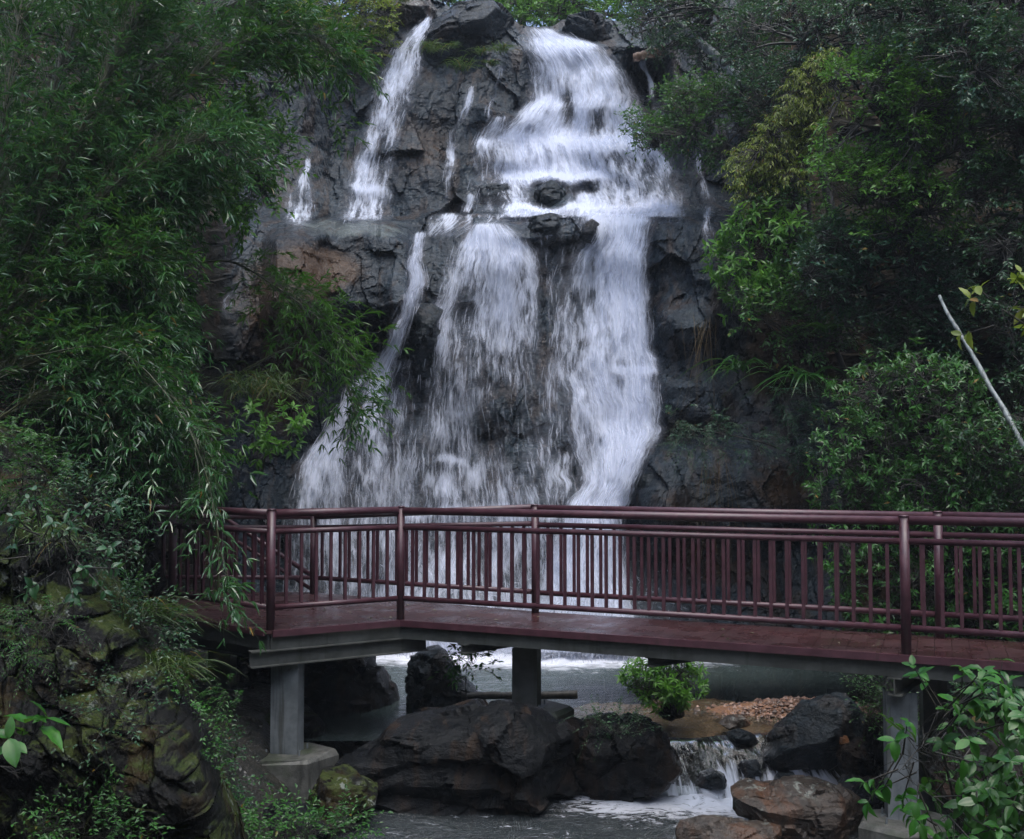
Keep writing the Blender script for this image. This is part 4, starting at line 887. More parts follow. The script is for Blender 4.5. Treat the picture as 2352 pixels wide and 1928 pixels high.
# ------------------------------------------------------------------ foliage
LT = {  # leaf templates: (across, along, up), quads
 'lance': (np.array([(0, 0, 0), (-.5, .3, .10), (0, .3, 0), (.5, .3, .10), (-.40, .65, .03), (0, .66, -.03), (.40, .65, .03), (0, 1, -.10)]),
           np.array([(0, 2, 1), (0, 3, 2), (4, 5, 7), (5, 6, 7)]), np.array([(1, 2, 5, 4), (2, 3, 6, 5)])),
 'oval': (np.array([(0, 0, 0), (-.5, .45, .10), (0, .45, 0), (.5, .45, .10), (0, 1, -.10)]), np.array([(0, 2, 1), (0, 3, 2), (1, 2, 4), (2, 3, 4)]), np.zeros((0, 4), int)),
}
def big_leaf_template():
    k = np.linspace(0, 1, 8); w_ = np.sin(np.pi*k**.85)**.8*.5; w_[0] = .02; w_[-1] = 0.0
    V = []
    for a, b in zip(k, w_):
        dz = -.38*a*a
        V += [(-b, a, dz+.12*b+.02*math.sin(a*25)), (-b*.5, a, dz+.09*b+.01*math.sin(a*25)), (0, a, dz-.02), (b*.5, a, dz+.09*b+.01*math.sin(a*25)), (b, a, dz+.12*b+.02*math.sin(a*25))]
    return np.array(V), np.zeros((0, 3), int), gridf(8, 5)
LT['big'] = big_leaf_template()
def unit(a): return a/(np.linalg.norm(a, axis=-1, keepdims=True)+1e-9)
def leaves_mesh(pos, ax, nrm, L, Wd, tmpl, r, rnd=None):
    V0, T0, Q0 = LT[tmpl]; n = len(pos); ax = unit(ax); s = unit(np.cross(ax, nrm)); nn = np.cross(s, ax)
    V = pos[:, None]+s[:, None]*(V0[None, :, 0:1]*Wd[:, None, None])+ax[:, None]*(V0[None, :, 1:2]*L[:, None, None])+nn[:, None]*(V0[None, :, 2:3]*L[:, None, None]*r.uniform(.3, 1.5, (n, 1, 1)))
    k = len(V0); o = (np.arange(n)*k)[:, None, None]
    T = (T0[None]+o).reshape(-1, 3); Q = (Q0[None]+o).reshape(-1, 4)
    rnd = r.random(n) if rnd is None else rnd
    return V.reshape(-1, 3), [f for f in (T, Q) if len(f)], np.repeat(rnd, k)
def inpoly(x, y, poly):
    c = np.zeros(x.shape, bool); n = len(poly)
    for i in range(n):
        x1, y1 = poly[i]; x2, y2 = poly[(i+1) % n]
        c ^= ((y1 > y) != (y2 > y)) & (x < (x2-x1)*(y-y1)/((y2-y1) or 1e-9)+x1)
    return c
def sample_poly(poly, n, r, clump=0.0, cs=60., seed=0, edge=18.):
    p = np.array(poly, float); lo, hi = p.min(0), p.max(0); xs, ys = [], []
    tot = 0
    while tot < n:
        x = r.uniform(lo[0], hi[0], 4000); y = r.uniform(lo[1], hi[1], 4000)
        k = inpoly(x+edge*fbm(x/45., y/45., 0*x, seed+3, 3), y+edge*fbm(x/45., y/45., 0*x+9, seed+4, 3), poly)
        if clump > 0: k &= (fbm(x/cs, y/cs, 0*x, seed, 3)*1.6+.5+r.normal(0, .12, 4000) > clump)
        xs.append(x[k]); ys.append(y[k]); tot += k.sum()
        if len(xs) > 400: break
    x, y = np.concatenate(xs)[:n], np.concatenate(ys)[:n]; return x, y

def spray_leaves(base, dr, style, ln, r, scale=1.0):
    """base (N,3) twig start, dr (N,3) twig direction. Returns twig points, leaf pos, axis, normal, length, width"""
    N = len(base); dr = unit(dr); up = np.array([0, 0, 1.])
    if style == 'bamboo':
        tl = r.uniform(.22, .5, N)*scale; K = 4
        t_ = np.linspace(0, 1, 5)[None, :, None]
        pts = base[:, None]+dr[:, None]*t_*tl[:, None, None]; pts[..., 2] -= (t_[..., 0]**2)*tl[:, None]*.25
        node = np.repeat(np.arange(1, 5), 1); 
        Ps, As, Ns, Ls, Ws = [], [], [], [], []
        for j in range(1, 5):
            m = 4 if j < 4 else 6
            tang = unit(pts[:, j]-pts[:, j-1]); sd = unit(np.cross(tang, up)+1e-3)
            for i in range(m):
                if j < 4 and i >= 3: ok = r.random(N) < .5
                else: ok = r.random(N) < .92
                a = r.uniform(-1, 1, (N, 1))*1.0
                v = tang*r.uniform(.5, 1.1, (N, 1))+sd*a*1.15+np.array([0, -.25, 0])+np.array([0, 0, -1.])*r.uniform(-.35, .6, (N, 1))+r.normal(0, .2, (N, 3))
                L = ln*r.uniform(.55, 1.45, N); Ps.append(pts[ok, j]); As.append(unit(v)[ok])
                nn = up+r.normal(0, .45, (N, 3)); Ns.append(nn[ok]); Ls.append(L[ok]); Ws.append((L*r.uniform(.10, .15, N))[ok])
        return pts, *[np.concatenate(a) for a in (Ps, As, Ns, Ls, Ws)]
    if style in ('broad', 'fine', 'droop', 'fern'):
        K = {'broad': 9, 'fine': 14, 'droop': 10, 'fern': 22}[style]; tl = r.uniform(.16, .34, N)*scale
        t_ = np.linspace(0, 1, 5)[None, :, None]; pts = base[:, None]+dr[:, None]*t_*tl[:, None, None]
        pts[..., 2] -= (t_[..., 0]**2)*tl[:, None]*(.5 if style in ('droop', 'fern') else .15)
        Ps, As, Ns, Ls, Ws = [], [], [], [], []
        for i in range(K):
            f = (i+.6)/K; q = f*4; j = min(int(q), 3); p = pts[:, j]+(pts[:, j+1]-pts[:, j])*(q-j)
            tang = unit(pts[:, j+1]-pts[:, j]); sd = unit(np.cross(tang, up+r.normal(0, .2, (N, 3))))
            s_ = (1 if i % 2 else -1); fw = .55 if i < K-2 else 1.6
            v = tang*fw+sd*s_*r.uniform(.6, 1.1, (N, 1))+r.normal(0, .22 if style != 'fern' else .05, (N, 3)); v[:, 2] -= (.75 if style == 'droop' else .12)
            L = ln*r.uniform(.65, 1.2, N)*(1.0 if style != 'fern' else 1.15-abs(f-.35))
            ok = r.random(N) < .92; Ps.append(p[ok]); As.append(unit(v)[ok]); Ns.append((up+r.normal(0, .38, (N, 3))+np.array([0, -.25, 0]))[ok])
            Ls.append(L[ok]); Ws.append((L*r.uniform(.36, .5, N)*(.55 if style in ('fern', 'droop') else 1))[ok])
        return pts, *[np.concatenate(a) for a in (Ps, As, Ns, Ls, Ws)]
    if style in ('whorl', 'big'):
        K = 8 if style == 'whorl' else 5; tl = r.uniform(.12, .25, N)*scale
        t_ = np.linspace(0, 1, 5)[None, :, None]; pts = base[:, None]+dr[:, None]*t_*tl[:, None, None]
        Ps, As, Ns, Ls, Ws = [], [], [], [], []
        ph = r.uniform(0, 6.28, N); a0 = unit(np.cross(dr, up+1e-3)); b0 = np.cross(dr, a0)
        for i in range(K):
            th = ph+i*2*np.pi/K+r.normal(0, .25, N)
            v = a0*np.cos(th)[:, None]+b0*np.sin(th)[:, None]+dr*r.uniform(.3, .8, (N, 1)); v[:, 2] += r.uniform(-.5, .1, N)*(2.2 if style == 'big' else 1)
            L = ln*r.uniform(.6, 1.15, N); Ps.append(pts[:, 4] if i % 3 else pts[:, 3]); As.append(unit(v)); Ns.append(up+dr*.8+r.normal(0, .15, (N, 3)))
            Ls.append(L); Ws.append(L*r.uniform(.30, .40, N)*(1.4 if style == 'big' else 1))
        return pts, *[np.concatenate(a) for a in (Ps, As, Ns, Ls, Ws)]

def plant(name, label, cat, poly, n, depth, style, leaf, lmat, trunk=None, r0=.06, seed=1, clump=.35, cs=60., thick=.7, bark='bark', tmpl='oval', group=None, out=None, scale=1.0, droopdir=None, tries=12, crown='crown', stem='trunk', edge=18., hubs=None):
    """One plant. poly: pixel outline the crown fills at its depth; trunk: list of (px, py, depth), root first."""
    r = np.random.default_rng(1000+seed)
    x, y = sample_poly(poly, n, r, clump, cs, seed, edge); n = len(x)
    pc = np.mean(np.array(poly, float), 0)
    dep = depth(x, y) if callable(depth) else np.full(n, float(depth))
    sc_ = np.sqrt(np.abs(np.array(poly)[:, 0].max()-np.array(poly)[:, 0].min())/300.)
    dep = dep+r.uniform(-1, 1, n)*thick+.5*thick*fbm(x/70., y/70., 0*x, seed+8, 3)*2
    pos = PA(x, y, dep)
    if trunk is None: trunk = [(pc[0], max(p[1] for p in poly)+30, float(np.mean(dep))+thick*.6), (pc[0], pc[1], float(np.mean(dep))+thick*.5)]
    tp = smooth_line([P(*q) for q in trunk], 16)
    root = thing(name, label, cat, tp[0], group)
    tr_r = np.linspace(r0, r0*.35, 16)*(1+.06*r.normal(0, 1, 16))
    Vt, Qt = [], []; off = 0
    def addtubes(pts, rad, k):
        nonlocal off
        v, q = tubes_mesh(pts, rad, k); Vt.append(v); Qt.append(q+off); off += len(v)
    addtubes(tp[None], tr_r[None], 9)
    # limbs run from the trunk to hubs, branches from hubs to twigs
    nh = hubs or int(max(3, min(70, n/14))); hp = pos[r.choice(n, min(nh, n), replace=False)]; hp = hp+np.array([0, .25*thick, -.1])
    lim = []
    for h in hp:
        dist = np.linalg.norm(tp-h, axis=1)+np.linspace(.6, 0, 16); i = int(np.argmin(dist[4:]))+4
        a = tp[i]; mid = (a+h)/2+r.normal(0, .07, 3)*np.linalg.norm(h-a)+np.array([0, 0, .06*np.linalg.norm(h-a)])
        lim.append(smooth_line([a, mid, h], 8))
    lim = np.array(lim); addtubes(lim, np.linspace(r0*.32, r0*.08, 8)[None]*np.ones((len(lim), 1)), 6)
    allp = lim[:, 3:].reshape(-1, 3)
    idx = np.array([np.argmin(((allp-p)**2).sum(1)) for p in pos]); a = allp[idx]
    mid = (a+pos)/2+r.normal(0, .06, pos.shape); tw = np.stack([a, (a+mid)/2+r.normal(0, .02, pos.shape), mid, (mid+pos)/2+r.normal(0, .02, pos.shape), pos], 1)
    addtubes(tw, np.linspace(.007, .003, 5)[None]*np.ones((n, 1))*min(1.5, max(.3, r0/.05)), 3)
    dirn = unit(pos-a)+r.normal(0, .45, pos.shape)+(np.array(out) if out is not None else np.array([0, -.35, .1]))
    if droopdir is not None: dirn = dirn+np.array(droopdir)
    pts, lp, la, ln_, ll, lw = spray_leaves(pos, dirn, style, leaf, r, scale)
    addtubes(pts, np.linspace(.004, .0015, 5)[None]*np.ones((len(pts), 1))*(1.5 if style == 'big' else min(1, max(.4, r0/.02))), 3)
    mesh_obj(stem, np.concatenate(Vt), np.concatenate(Qt), M[bark], root, True)
    V, Fl, rd = leaves_mesh(lp, la, ln_, ll, lw, tmpl, r)
    mesh_obj(crown, V, Fl, M[lmat], root, tmpl == 'big', {'rnd': rd})
    return root

# bamboo: each culm arches from the left bank and carries its own drooping sprays
BG = 'bamboo culms arching over from the left bank'
def bamboo(label, culm, n, half, leaf=.13, mat='bl1', seed=1, thick=.5, taper=True, start=.15, group=BG, r0=.016, clump=.25, poly=None, scale=1.0):
    r = np.random.default_rng(3000+seed)
    cp = smooth_line([P(*q) for q in culm], 24); cpx = smooth_line([(q[0], q[1], q[2]) for q in culm], 24)
    root = thing('bamboo', label, 'bamboo', cp[0], group)
    N0 = int(n*2.2); t_ = r.uniform(start, 1.03, N0); i = np.clip((t_*23).astype(int), 0, 22); f = (t_*23-i)[:, None]
    c = cpx[i]*(1-f)+cpx[i+1]*f
    hw = half*(np.clip(1.25-t_*.55, .3, 1.2) if taper else 1.0)
    x = c[:, 0]+r.normal(0, .55, N0)*hw; y = c[:, 1]+r.normal(.10, .55, N0)*hw; d = c[:, 2]+r.uniform(-.35, 1.3, N0)*thick
    k = (fbm(x/55., y/40., 0*x, seed, 3)*1.6+.5+r.normal(0, .1, N0) > clump)
    if poly is not None: k &= inpoly(x, y, poly)
    x, y, d, t_ = x[k][:n], y[k][:n], d[k][:n], t_[k][:n]; pos = PA(x, y, d); n = len(x)
    j = np.clip(((t_-.10)*23).astype(int), 0, 23); a = cp[j]
    mid = (a+pos)/2; mid[:, 2] += .10*np.linalg.norm(pos-a, axis=1)
    tw = np.stack([a, a*.5+mid*.5+r.normal(0, .015, pos.shape), mid, mid*.45+pos*.55, pos], 1)
    dirn = unit(pos-a)*.8+np.array([.25, -.3, .12])+r.normal(0, .55, pos.shape)
    pts, lp, la, ln_, ll, lw = spray_leaves(pos, dirn, 'bamboo', leaf, r, scale)
    V1, Q1 = tubes_mesh(cp[None], np.linspace(r0, .004, 24)[None], 7); 
    V2, Q2 = tubes_mesh(tw, np.linspace(.003, .0015, 5)[None]*np.ones((n, 1)), 3)
    V3, Q3 = tubes_mesh(pts, np.linspace(.0022, .001, 5)[None]*np.ones((n, 1)), 3)
    mesh_obj('culm', np.concatenate([V1, V2, V3]), np.concatenate([Q1, Q2+len(V1), Q3+len(V1)+len(V2)]), M['culm'], root, True)
    V, Fl, rd = leaves_mesh(lp, la, ln_, ll, lw, 'lance', r)
    mesh_obj('foliage', V, Fl, M[mat], root, False, {'rnd': rd})
    return root

def tuft(name, label, px, py, d, n, L, w_, seed=1, spread=1.0, mat='grass', droop=1.0, lean=(0, 0, 0), width=.05, cat='grass tuft', group=None):
    r = np.random.default_rng(5000+seed); c = P(px, py, d)
    b = c+r.normal(0, width, (n, 3))*np.array([1, .5, .4]); th = r.uniform(0, 2*np.pi, n); sp = r.uniform(.15, 1, n)*spread
    dr = np.stack([np.cos(th)*sp, np.sin(th)*sp*.7-.2, np.ones(n)], -1)+np.array(lean); dr = unit(dr); ln = L*r.uniform(.5, 1.1, n)
    k = np.linspace(0, 1, 7); c_ = b[:, None]+dr[:, None]*(ln[:, None, None]*k[None, :, None]); c_[..., 2] -= droop*ln[:, None]*.75*k[None]**2.2
    c_[..., 0] += (dr[:, 0:1]*ln[:, None])*k[None]**2*.5*droop
    side = unit(np.cross(dr, np.array([0, 0, 1.]))+r.normal(0, .3, (n, 3))); wk = w_*np.array([.6, 1, 1, .9, .7, .4, .03])
    V = np.stack([c_-side[:, None]*wk[None, :, None]/2, c_+side[:, None]*wk[None, :, None]/2], 2)
    g = gridf(7, 2); Q = (g[None]+(np.arange(n)*14)[:, None, None]).reshape(-1, 4)
    o = mesh_obj(name, V.reshape(-1, 3), Q, M[mat], None, True, {'rnd': np.repeat(r.random(n), 14)})
    return tag(o, label, cat, group)

# --- left: bamboo thicket
cul = [
 ('bamboo culm rising straight along the left edge of the picture to the top', [(-60, 1000, 9.0), (-40, 600, 9.2), (10, 250, 9.4), (60, -60, 9.6)], 375, 84, 'bl1'),
 ('bamboo culm reaching the top edge beside the leftmost one', [(-90, 980, 9.6), (20, 560, 9.9), (120, 220, 10.1), (210, -70, 10.3)], 375, 84, 'bl2'),
 ('bamboo culm leaning to the top edge a third of the way to the falls', [(-100, 900, 9.3), (80, 520, 9.5), (230, 200, 9.7), (346, -40, 9.9)], 375, 79, 'bl1'),
 ('long bamboo culm whose sprays hang at the top left of the falls', [(-100, 880, 10.2), (120, 520, 10.4), (328, 180, 10.6), (484, 30, 10.8), (613, 10, 10.8)], 325, 63, 'bl2'),
 ('longest bamboo culm with its tip hanging in front of the slanting plume', [(-80, 830, 9.9), (166, 480, 10.1), (392, 220, 10.3), (567, 90, 10.5), (696, 80, 10.5), (769, 120, 10.5)], 325, 44, 'bl1'),
 ('bamboo tip dangling over the dark wall left of the slanting plume', [(0, 620, 10.8), (280, 330, 10.9), (484, 170, 11.0), (650, 130, 11.0), (723, 190, 10.9), (751, 270, 10.9)], 162, 30, 'blb'),
 ('bamboo culm crossing the thicket at mid height towards the upper slab', [(-110, 850, 9.1), (120, 600, 9.3), (267, 420, 9.5), (429, 330, 9.6), (521, 330, 9.6)], 337, 63, 'bl1'),
 ('bamboo culm ending above the big ochre slab', [(-100, 840, 9.7), (120, 640, 9.9), (267, 490, 10.0), (353, 430, 10.0), (400, 460, 9.9)], 287, 48, 'bl2'),
 ('lower bamboo culm pointing at the dark hollow beside the slab', [(-120, 900, 9.0), (80, 720, 9.2), (220, 600, 9.3), (306, 570, 9.3), (345, 620, 9.3)], 362, 58, 'bl1'),
 ('bamboo culm drooping to the left of the dark gully', [(-120, 880, 9.5), (90, 760, 9.6), (228, 700, 9.7), (329, 720, 9.6), (384, 790, 9.5)], 337, 53, 'bl2'),
 ('bamboo culm bending down in front of the left rocks', [(-100, 920, 8.8), (110, 820, 8.9), (251, 800, 8.9), (345, 870, 8.8), (415, 970, 8.7)], 337, 51, 'bl1'),
 ('bluish bamboo spray weeping over the left end of the railing', [(60, 820, 8.4), (260, 800, 8.4), (400, 930, 8.3), (470, 1080, 8.2), (500, 1230, 8.1), (500, 1360, 8.1)], 32, 22, 'bl2'),
 ('bamboo culm low on the left with leaves above the mossy rock', [(-120, 1050, 8.6), (60, 920, 8.7), (189, 880, 8.7), (283, 940, 8.7), (314, 1040, 8.6)], 275, 58, 'bl1'),
 ('bamboo culm in the shade behind the lowest left leaves', [(-60, 1150, 9.8), (120, 980, 9.9), (236, 940, 10.0), (329, 960, 10.0), (430, 1050, 10.0)], 250, 58, 'bl1'),
 ('bamboo culm filling the middle of the left thicket', [(-80, 700, 10.2), (100, 470, 10.4), (212, 380, 10.5), (322, 360, 10.6), (407, 420, 10.6)], 350, 79, 'bl1'),
 ('bamboo culm deep in the thicket near the left edge', [(-150, 800, 10.6), (-20, 560, 10.8), (90, 420, 10.9), (189, 380, 10.9), (267, 450, 10.9)], 375, 97, 'bl2'),
]
for i, (lb, cu, n, hf, mt) in enumerate(cul):
    bamboo(lb, cu, int(n*1.2), hf, .107, 'bl2' if i in (0, 2, 6, 9, 12) else mt, i+1, start=.12 if i < 11 else .25, clump=.40, r0=.011 if 'weeping' not in lb else .005)
bamboo('arching bamboo branch with bright leaves spread in front of the ochre slab wall', [(380, 620, 11.4), (520, 600, 11.5), (620, 650, 11.5), (740, 740, 11.5), (820, 830, 11.4)], 170, 75, .11, 'blb', 40, start=.3, poly=[(560, 600), (640, 560), (760, 640), (860, 690), (880, 830), (850, 930), (760, 900), (640, 890), (560, 850), (570, 700)])
bamboo('sparse bamboo spray hanging beside the narrow lower stream', [(560, 850, 11.6), (680, 800, 11.6), (780, 860, 11.5), (820, 960, 11.4)], 50, 40, .12, 'bl1', 41, start=.3)
# undergrowth behind the bamboo
L_ = lambda a, b: (lambda x, y: a+(b-a)*np.clip(x/600., 0, 1))
plant('shrub', 'dark broad-leaved undergrowth behind the bamboo at the upper left', 'shrub', [(-60, -60), (700, -60), (720, 80), (640, 230), (560, 420), (420, 560), (-60, 560)], 1150, L_(11.6, 14.6), 'broad', .085, 'lg', [(100, 900, 12.6), (200, 500, 12.8), (250, 100, 13)], .09, 50, .12, thick=.6)
plant('shrub', 'dark broad-leaved undergrowth behind the bamboo at mid left', 'shrub', [(-60, 540), (400, 540), (440, 700), (470, 900), (520, 1080), (420, 1200), (-60, 1100)], 900, L_(11.0, 13.6), 'broad', .08, 'ld', [(60, 1200, 12.2), (120, 900, 12.2), (180, 650, 12.2)], .08, 51, .12, thick=.6)
plant('small_tree', 'small tree with bright oval leaves poking out of the bamboo towards the falls', 'tree', [(480, 250), (560, 240), (650, 290), (690, 360), (660, 400), (640, 470), (560, 520), (500, 470), (440, 400), (430, 310)], 260, 11.6, 'broad', .105, 'lb', [(200, 700, 12.0), (380, 520, 12.0), (520, 400, 11.8)], .035, 52, .3, thick=.4, cs=40.)
plant('small_tree', 'feathery yellow-green tree at the top left beside the grey boulder', 'tree', [(690, -40), (860, -40), (905, 40), (910, 120), (860, 150), (790, 130), (700, 90)], 420, 21.6, 'fine', .10, 'ly', [(800, 260, 22.4), (790, 120, 22.2), (780, 20, 22)], .06, 53, .2, thick=.7)
plant('shrub', 'low broad-leaved shrub on the dark rock ledge left of the lower falls', 'shrub', [(560, 960), (600, 945), (680, 950), (690, 1010), (640, 1050), (580, 1040)], 45, 14.4, 'whorl', .16, 'lb', [(600, 1090, 14.8), (620, 1010, 14.6)], .02, 54, .1, thick=.25)
plant('shrub', 'dim leafy shrub between the bamboo and the mossy rock', 'shrub', [(60, 900), (330, 900), (470, 1010), (470, 1160), (320, 1190), (190, 1130), (90, 1000)], 520, 9.4, 'broad', .05, 'lg', [(240, 1260, 9.8), (260, 1080, 9.7)], .03, 55, .22, thick=.4)
plant('shrub', 'spindly dark shrub on the bank under the railing end', 'shrub', [(230, 1340), (380, 1330), (420, 1420), (360, 1480), (260, 1440)], 110, 9.0, 'broad', .05, 'lg', [(300, 1500, 9.3), (310, 1400, 9.2)], .018, 56, .2, thick=.3)

# --- background above the falls
plant('tree', 'tall dark forest trees far behind the top of the falls', 'tree', [(500, -170), (1700, -170), (1700, 120), (500, 120)], 1500, 30.0, 'broad', .22, 'lg', [(1200, 60, 32), (1180, -60, 32), (1150, -200, 32)], .15, 62, .0, thick=1.5, cs=90.)
plant('tree', 'light green trees standing behind the top of the main cascade', 'tree', [(1080, -60), (1480, -60), (1500, 40), (1420, 75), (1330, 40), (1260, 58), (1190, 50), (1150, 20), (1090, 10)], 620, 25.0, 'broad', .14, 'lb', [(1300, 90, 26.5), (1290, 0, 26.2), (1270, -80, 26)], .10, 60, .15, thick=1.2)
plant('tree', 'small patch of green trees behind the gap between the two top boulders', 'tree', [(960, -60), (1090, -60), (1100, -10), (1040, 28), (990, 18), (940, 0)], 160, 25.5, 'broad', .14, 'lb', [(1030, 90, 27), (1030, -20, 26.5)], .08, 61, .1, thick=.8)
# --- right bank trees
Rd = lambda a, b: (lambda x, y: a+(b-a)*np.clip((x-1450)/900., 0, 1))
plant('tree', 'dark tree overhanging the log at the top right of the falls', 'tree', [(1420, -60), (1760, -60), (1800, 120), (1760, 260), (1620, 210), (1560, 120), (1500, 130), (1440, 60)], 980, Rd(20.2, 17.4), 'broad', .095, 'ld', [(1850, 500, 18.5), (1760, 230, 18.8), (1640, 20, 19.3)], .11, 70, .22, thick=1.0)
plant('tree', 'round mid-green tree jutting over the edge of the upper cascade', 'tree', [(1440, 270), (1470, 230), (1520, 210), (1580, 180), (1680, 200), (1720, 300), (1680, 380), (1600, 370), (1560, 350), (1500, 335), (1450, 330)], 640, Rd(17.6, 16.0), 'broad', .085, 'lg', [(1840, 560, 16.8), (1740, 380, 17.0), (1580, 290, 17.3)], .07, 71, .15, thick=.7, cs=50.)
plant('tree', 'tangle of dark bluish foliage and bare twigs above the yellow-green tree', 'tree', [(1650, 40), (1990, -60), (2080, 60), (1960, 200), (1880, 190), (1760, 300), (1690, 260)], 1050, Rd(18.0, 15.2), 'broad', .08, 'ldb', [(1960, 700, 16.6), (1880, 350, 16.8), (1850, 100, 17.0)], .10, 72, .25, thick=.9)
plant('tree', 'yellow-green tree with drooping leaves on the right bank', 'tree', [(1850, 130), (1920, 120), (1910, 230), (1880, 330), (1830, 430), (1740, 500), (1700, 440), (1680, 360), (1760, 300), (1800, 220)], 800, Rd(16.0, 15.0), 'droop', .10, 'ly', [(1890, 800, 15.9), (1860, 500, 15.9), (1850, 280, 15.8)], .06, 73, .22, thick=.45, cs=45.)
plant('tree', 'twiggy green tree hanging below the yellow-green one', 'tree', [(1690, 420), (1800, 420), (1880, 480), (1840, 560), (1740, 520), (1690, 480)], 200, 15.6, 'broad', .07, 'lg', [(1900, 800, 16), (1850, 600, 15.9), (1790, 480, 15.8)], .04, 74, .35, thick=.4, cs=35.)
plant('tree', 'large bright mid-green tree high on the right bank', 'tree', [(1900, 150), (2060, 110), (2230, 200), (2260, 380), (2200, 520), (2050, 560), (1930, 520), (1860, 440), (1880, 330)], 1500, Rd(15.0, 13.2), 'broad', .085, 'lb', [(2150, 900, 14.0), (2100, 550, 14.0), (2050, 300, 14.1)], .12, 75, .3, thick=.8, cs=75.)
plant('tree', 'dark green tree filling the top right corner', 'tree', [(1960, -70), (2450, -70), (2450, 260), (2280, 300), (2140, 170), (2040, 120), (1950, 40)], 1100, Rd(15.8, 12.4), 'fine', .075, 'ldb', [(2420, 800, 13.0), (2380, 400, 13.2), (2250, 60, 13.5)], .13, 76, .2, thick=.8, cs=75.)
plant('tree', 'very dark tree along the right edge at mid height', 'tree', [(2200, 260), (2460, 220), (2460, 1000), (2330, 960), (2260, 760), (2200, 560)], 1350, 12.6, 'broad', .075, 'ld', [(2480, 1200, 13.2), (2400, 800, 13.2), (2350, 400, 13.2)], .13, 77, .25, thick=.6, cs=70.)
plant('tree', 'bright tree with whorled oblong leaves leaning out to the dark buttress', 'tree', [(1660, 540), (1720, 500), (1800, 490), (1860, 540), (1840, 620), (1780, 680), (1700, 720), (1650, 660), (1645, 590)], 230, 15.3, 'whorl', .17, 'lb', [(1960, 900, 15.8), (1880, 720, 15.7), (1780, 600, 15.6)], .05, 78, .15, thick=.4, cs=40.)
plant('tree', 'dark glossy tree in the middle of the right bank', 'tree', [(1800, 500), (1960, 520), (2140, 560), (2220, 640), (2200, 800), (2100, 760), (2000, 720), (1900, 700), (1830, 640)], 1250, Rd(15.0, 13.6), 'broad', .085, 'ldb', [(2060, 1000, 14.6), (2020, 780, 14.6), (1980, 600, 14.6)], .09, 79, .3, thick=.7, cs=55.)
plant('tree', 'shaded tree with small leaves under the whorled one', 'tree', [(1680, 690), (1800, 660), (1900, 680), (1960, 780), (1880, 820), (1780, 790), (1700, 760)], 280, 15.0, 'broad', .09, 'lg', [(1900, 980, 15.4), (1850, 800, 15.3)], .045, 80, .35, thick=.4, cs=40.)
plant('tree', 'leafy tree in the gap between the pale trunk and the bright shrub', 'tree', [(1940, 720), (2080, 740), (2200, 800), (2180, 900), (2060, 860), (1960, 820)], 330, 13.9, 'broad', .07, 'ld', [(2120, 1100, 14.4), (2080, 900, 14.3)], .05, 81, .4, thick=.5, cs=45.)
plant('shrub', 'large bright shrub of small oval leaves right of the lower rocks', 'shrub', [(1930, 880), (1990, 850), (2100, 820), (2190, 830), (2260, 920), (2330, 1010), (2360, 1120), (2200, 1190), (2000, 1190), (1880, 1180), (1870, 1080), (1900, 980)], 1100, Rd(13.4, 11.6), 'whorl', .095, 'lg', [(2080, 1500, 12.8), (2080, 1250, 12.8), (2080, 1000, 12.8)], .06, 82, .22, thick=.6, cs=50.)
plant('shrub', 'dense shrub seen through the balusters at the right', 'shrub', [(1880, 1170), (2450, 1150), (2450, 1560), (2300, 1540), (2100, 1470), (1960, 1440), (1900, 1330)], 1150, Rd(13.0, 11.4), 'whorl', .09, 'lg', [(2200, 1620, 12.2), (2200, 1400, 12.2)], .05, 83, .22, thick=.5, cs=55.)
plant('shrub', 'dark twiggy shrub on the far right under the pale trunk', 'shrub', [(2200, 980), (2450, 900), (2450, 1200), (2260, 1200)], 420, 11.4, 'broad', .05, 'ld', [(2420, 1320, 11.8), (2380, 1100, 11.8)], .04, 84, .35, thick=.5, cs=40.)
plant('shrub', 'thin feathery branch reaching left in front of the lower right rocks', 'shrub', [(1500, 960), (1600, 930), (1700, 980), (1760, 1000), (1740, 1060), (1640, 1050), (1540, 1010)], 120, 14.6, 'fern', .06, 'ldb', [(1900, 1080, 14.6), (1760, 1020, 14.6), (1600, 985, 14.5)], .018, 85, .4, thick=.25, cs=30., scale=1.3)
plant('shrub', 'weeping dark shrub hanging over the lower right boulders', 'shrub', [(1780, 900), (1880, 880), (1920, 980), (1860, 1090), (1800, 1040)], 170, 14.4, 'fern', .065, 'ldb', [(1960, 1150, 14.6), (1880, 980, 14.5)], .02, 86, .3, thick=.3, cs=35., scale=1.2)
plant('shrub', 'small green shrub at the mud edge just left of the right column', 'shrub', [(1960, 1580), (2010, 1540), (2060, 1530), (2075, 1600), (2060, 1680), (2000, 1670), (1975, 1620)], 140, 10.4, 'broad', .045, 'lg', [(2050, 1720, 10.6), (2030, 1620, 10.5)], .012, 87, .2, thick=.2, cs=25.)
plant('shrub', 'dark shrub in the shade under the right end of the deck', 'shrub', [(2180, 1560), (2450, 1590), (2450, 1700), (2260, 1660)], 260, 10.6, 'broad', .05, 'ld', [(2330, 1780, 10.8), (2320, 1650, 10.8)], .02, 88, .25, thick=.3, cs=30.)
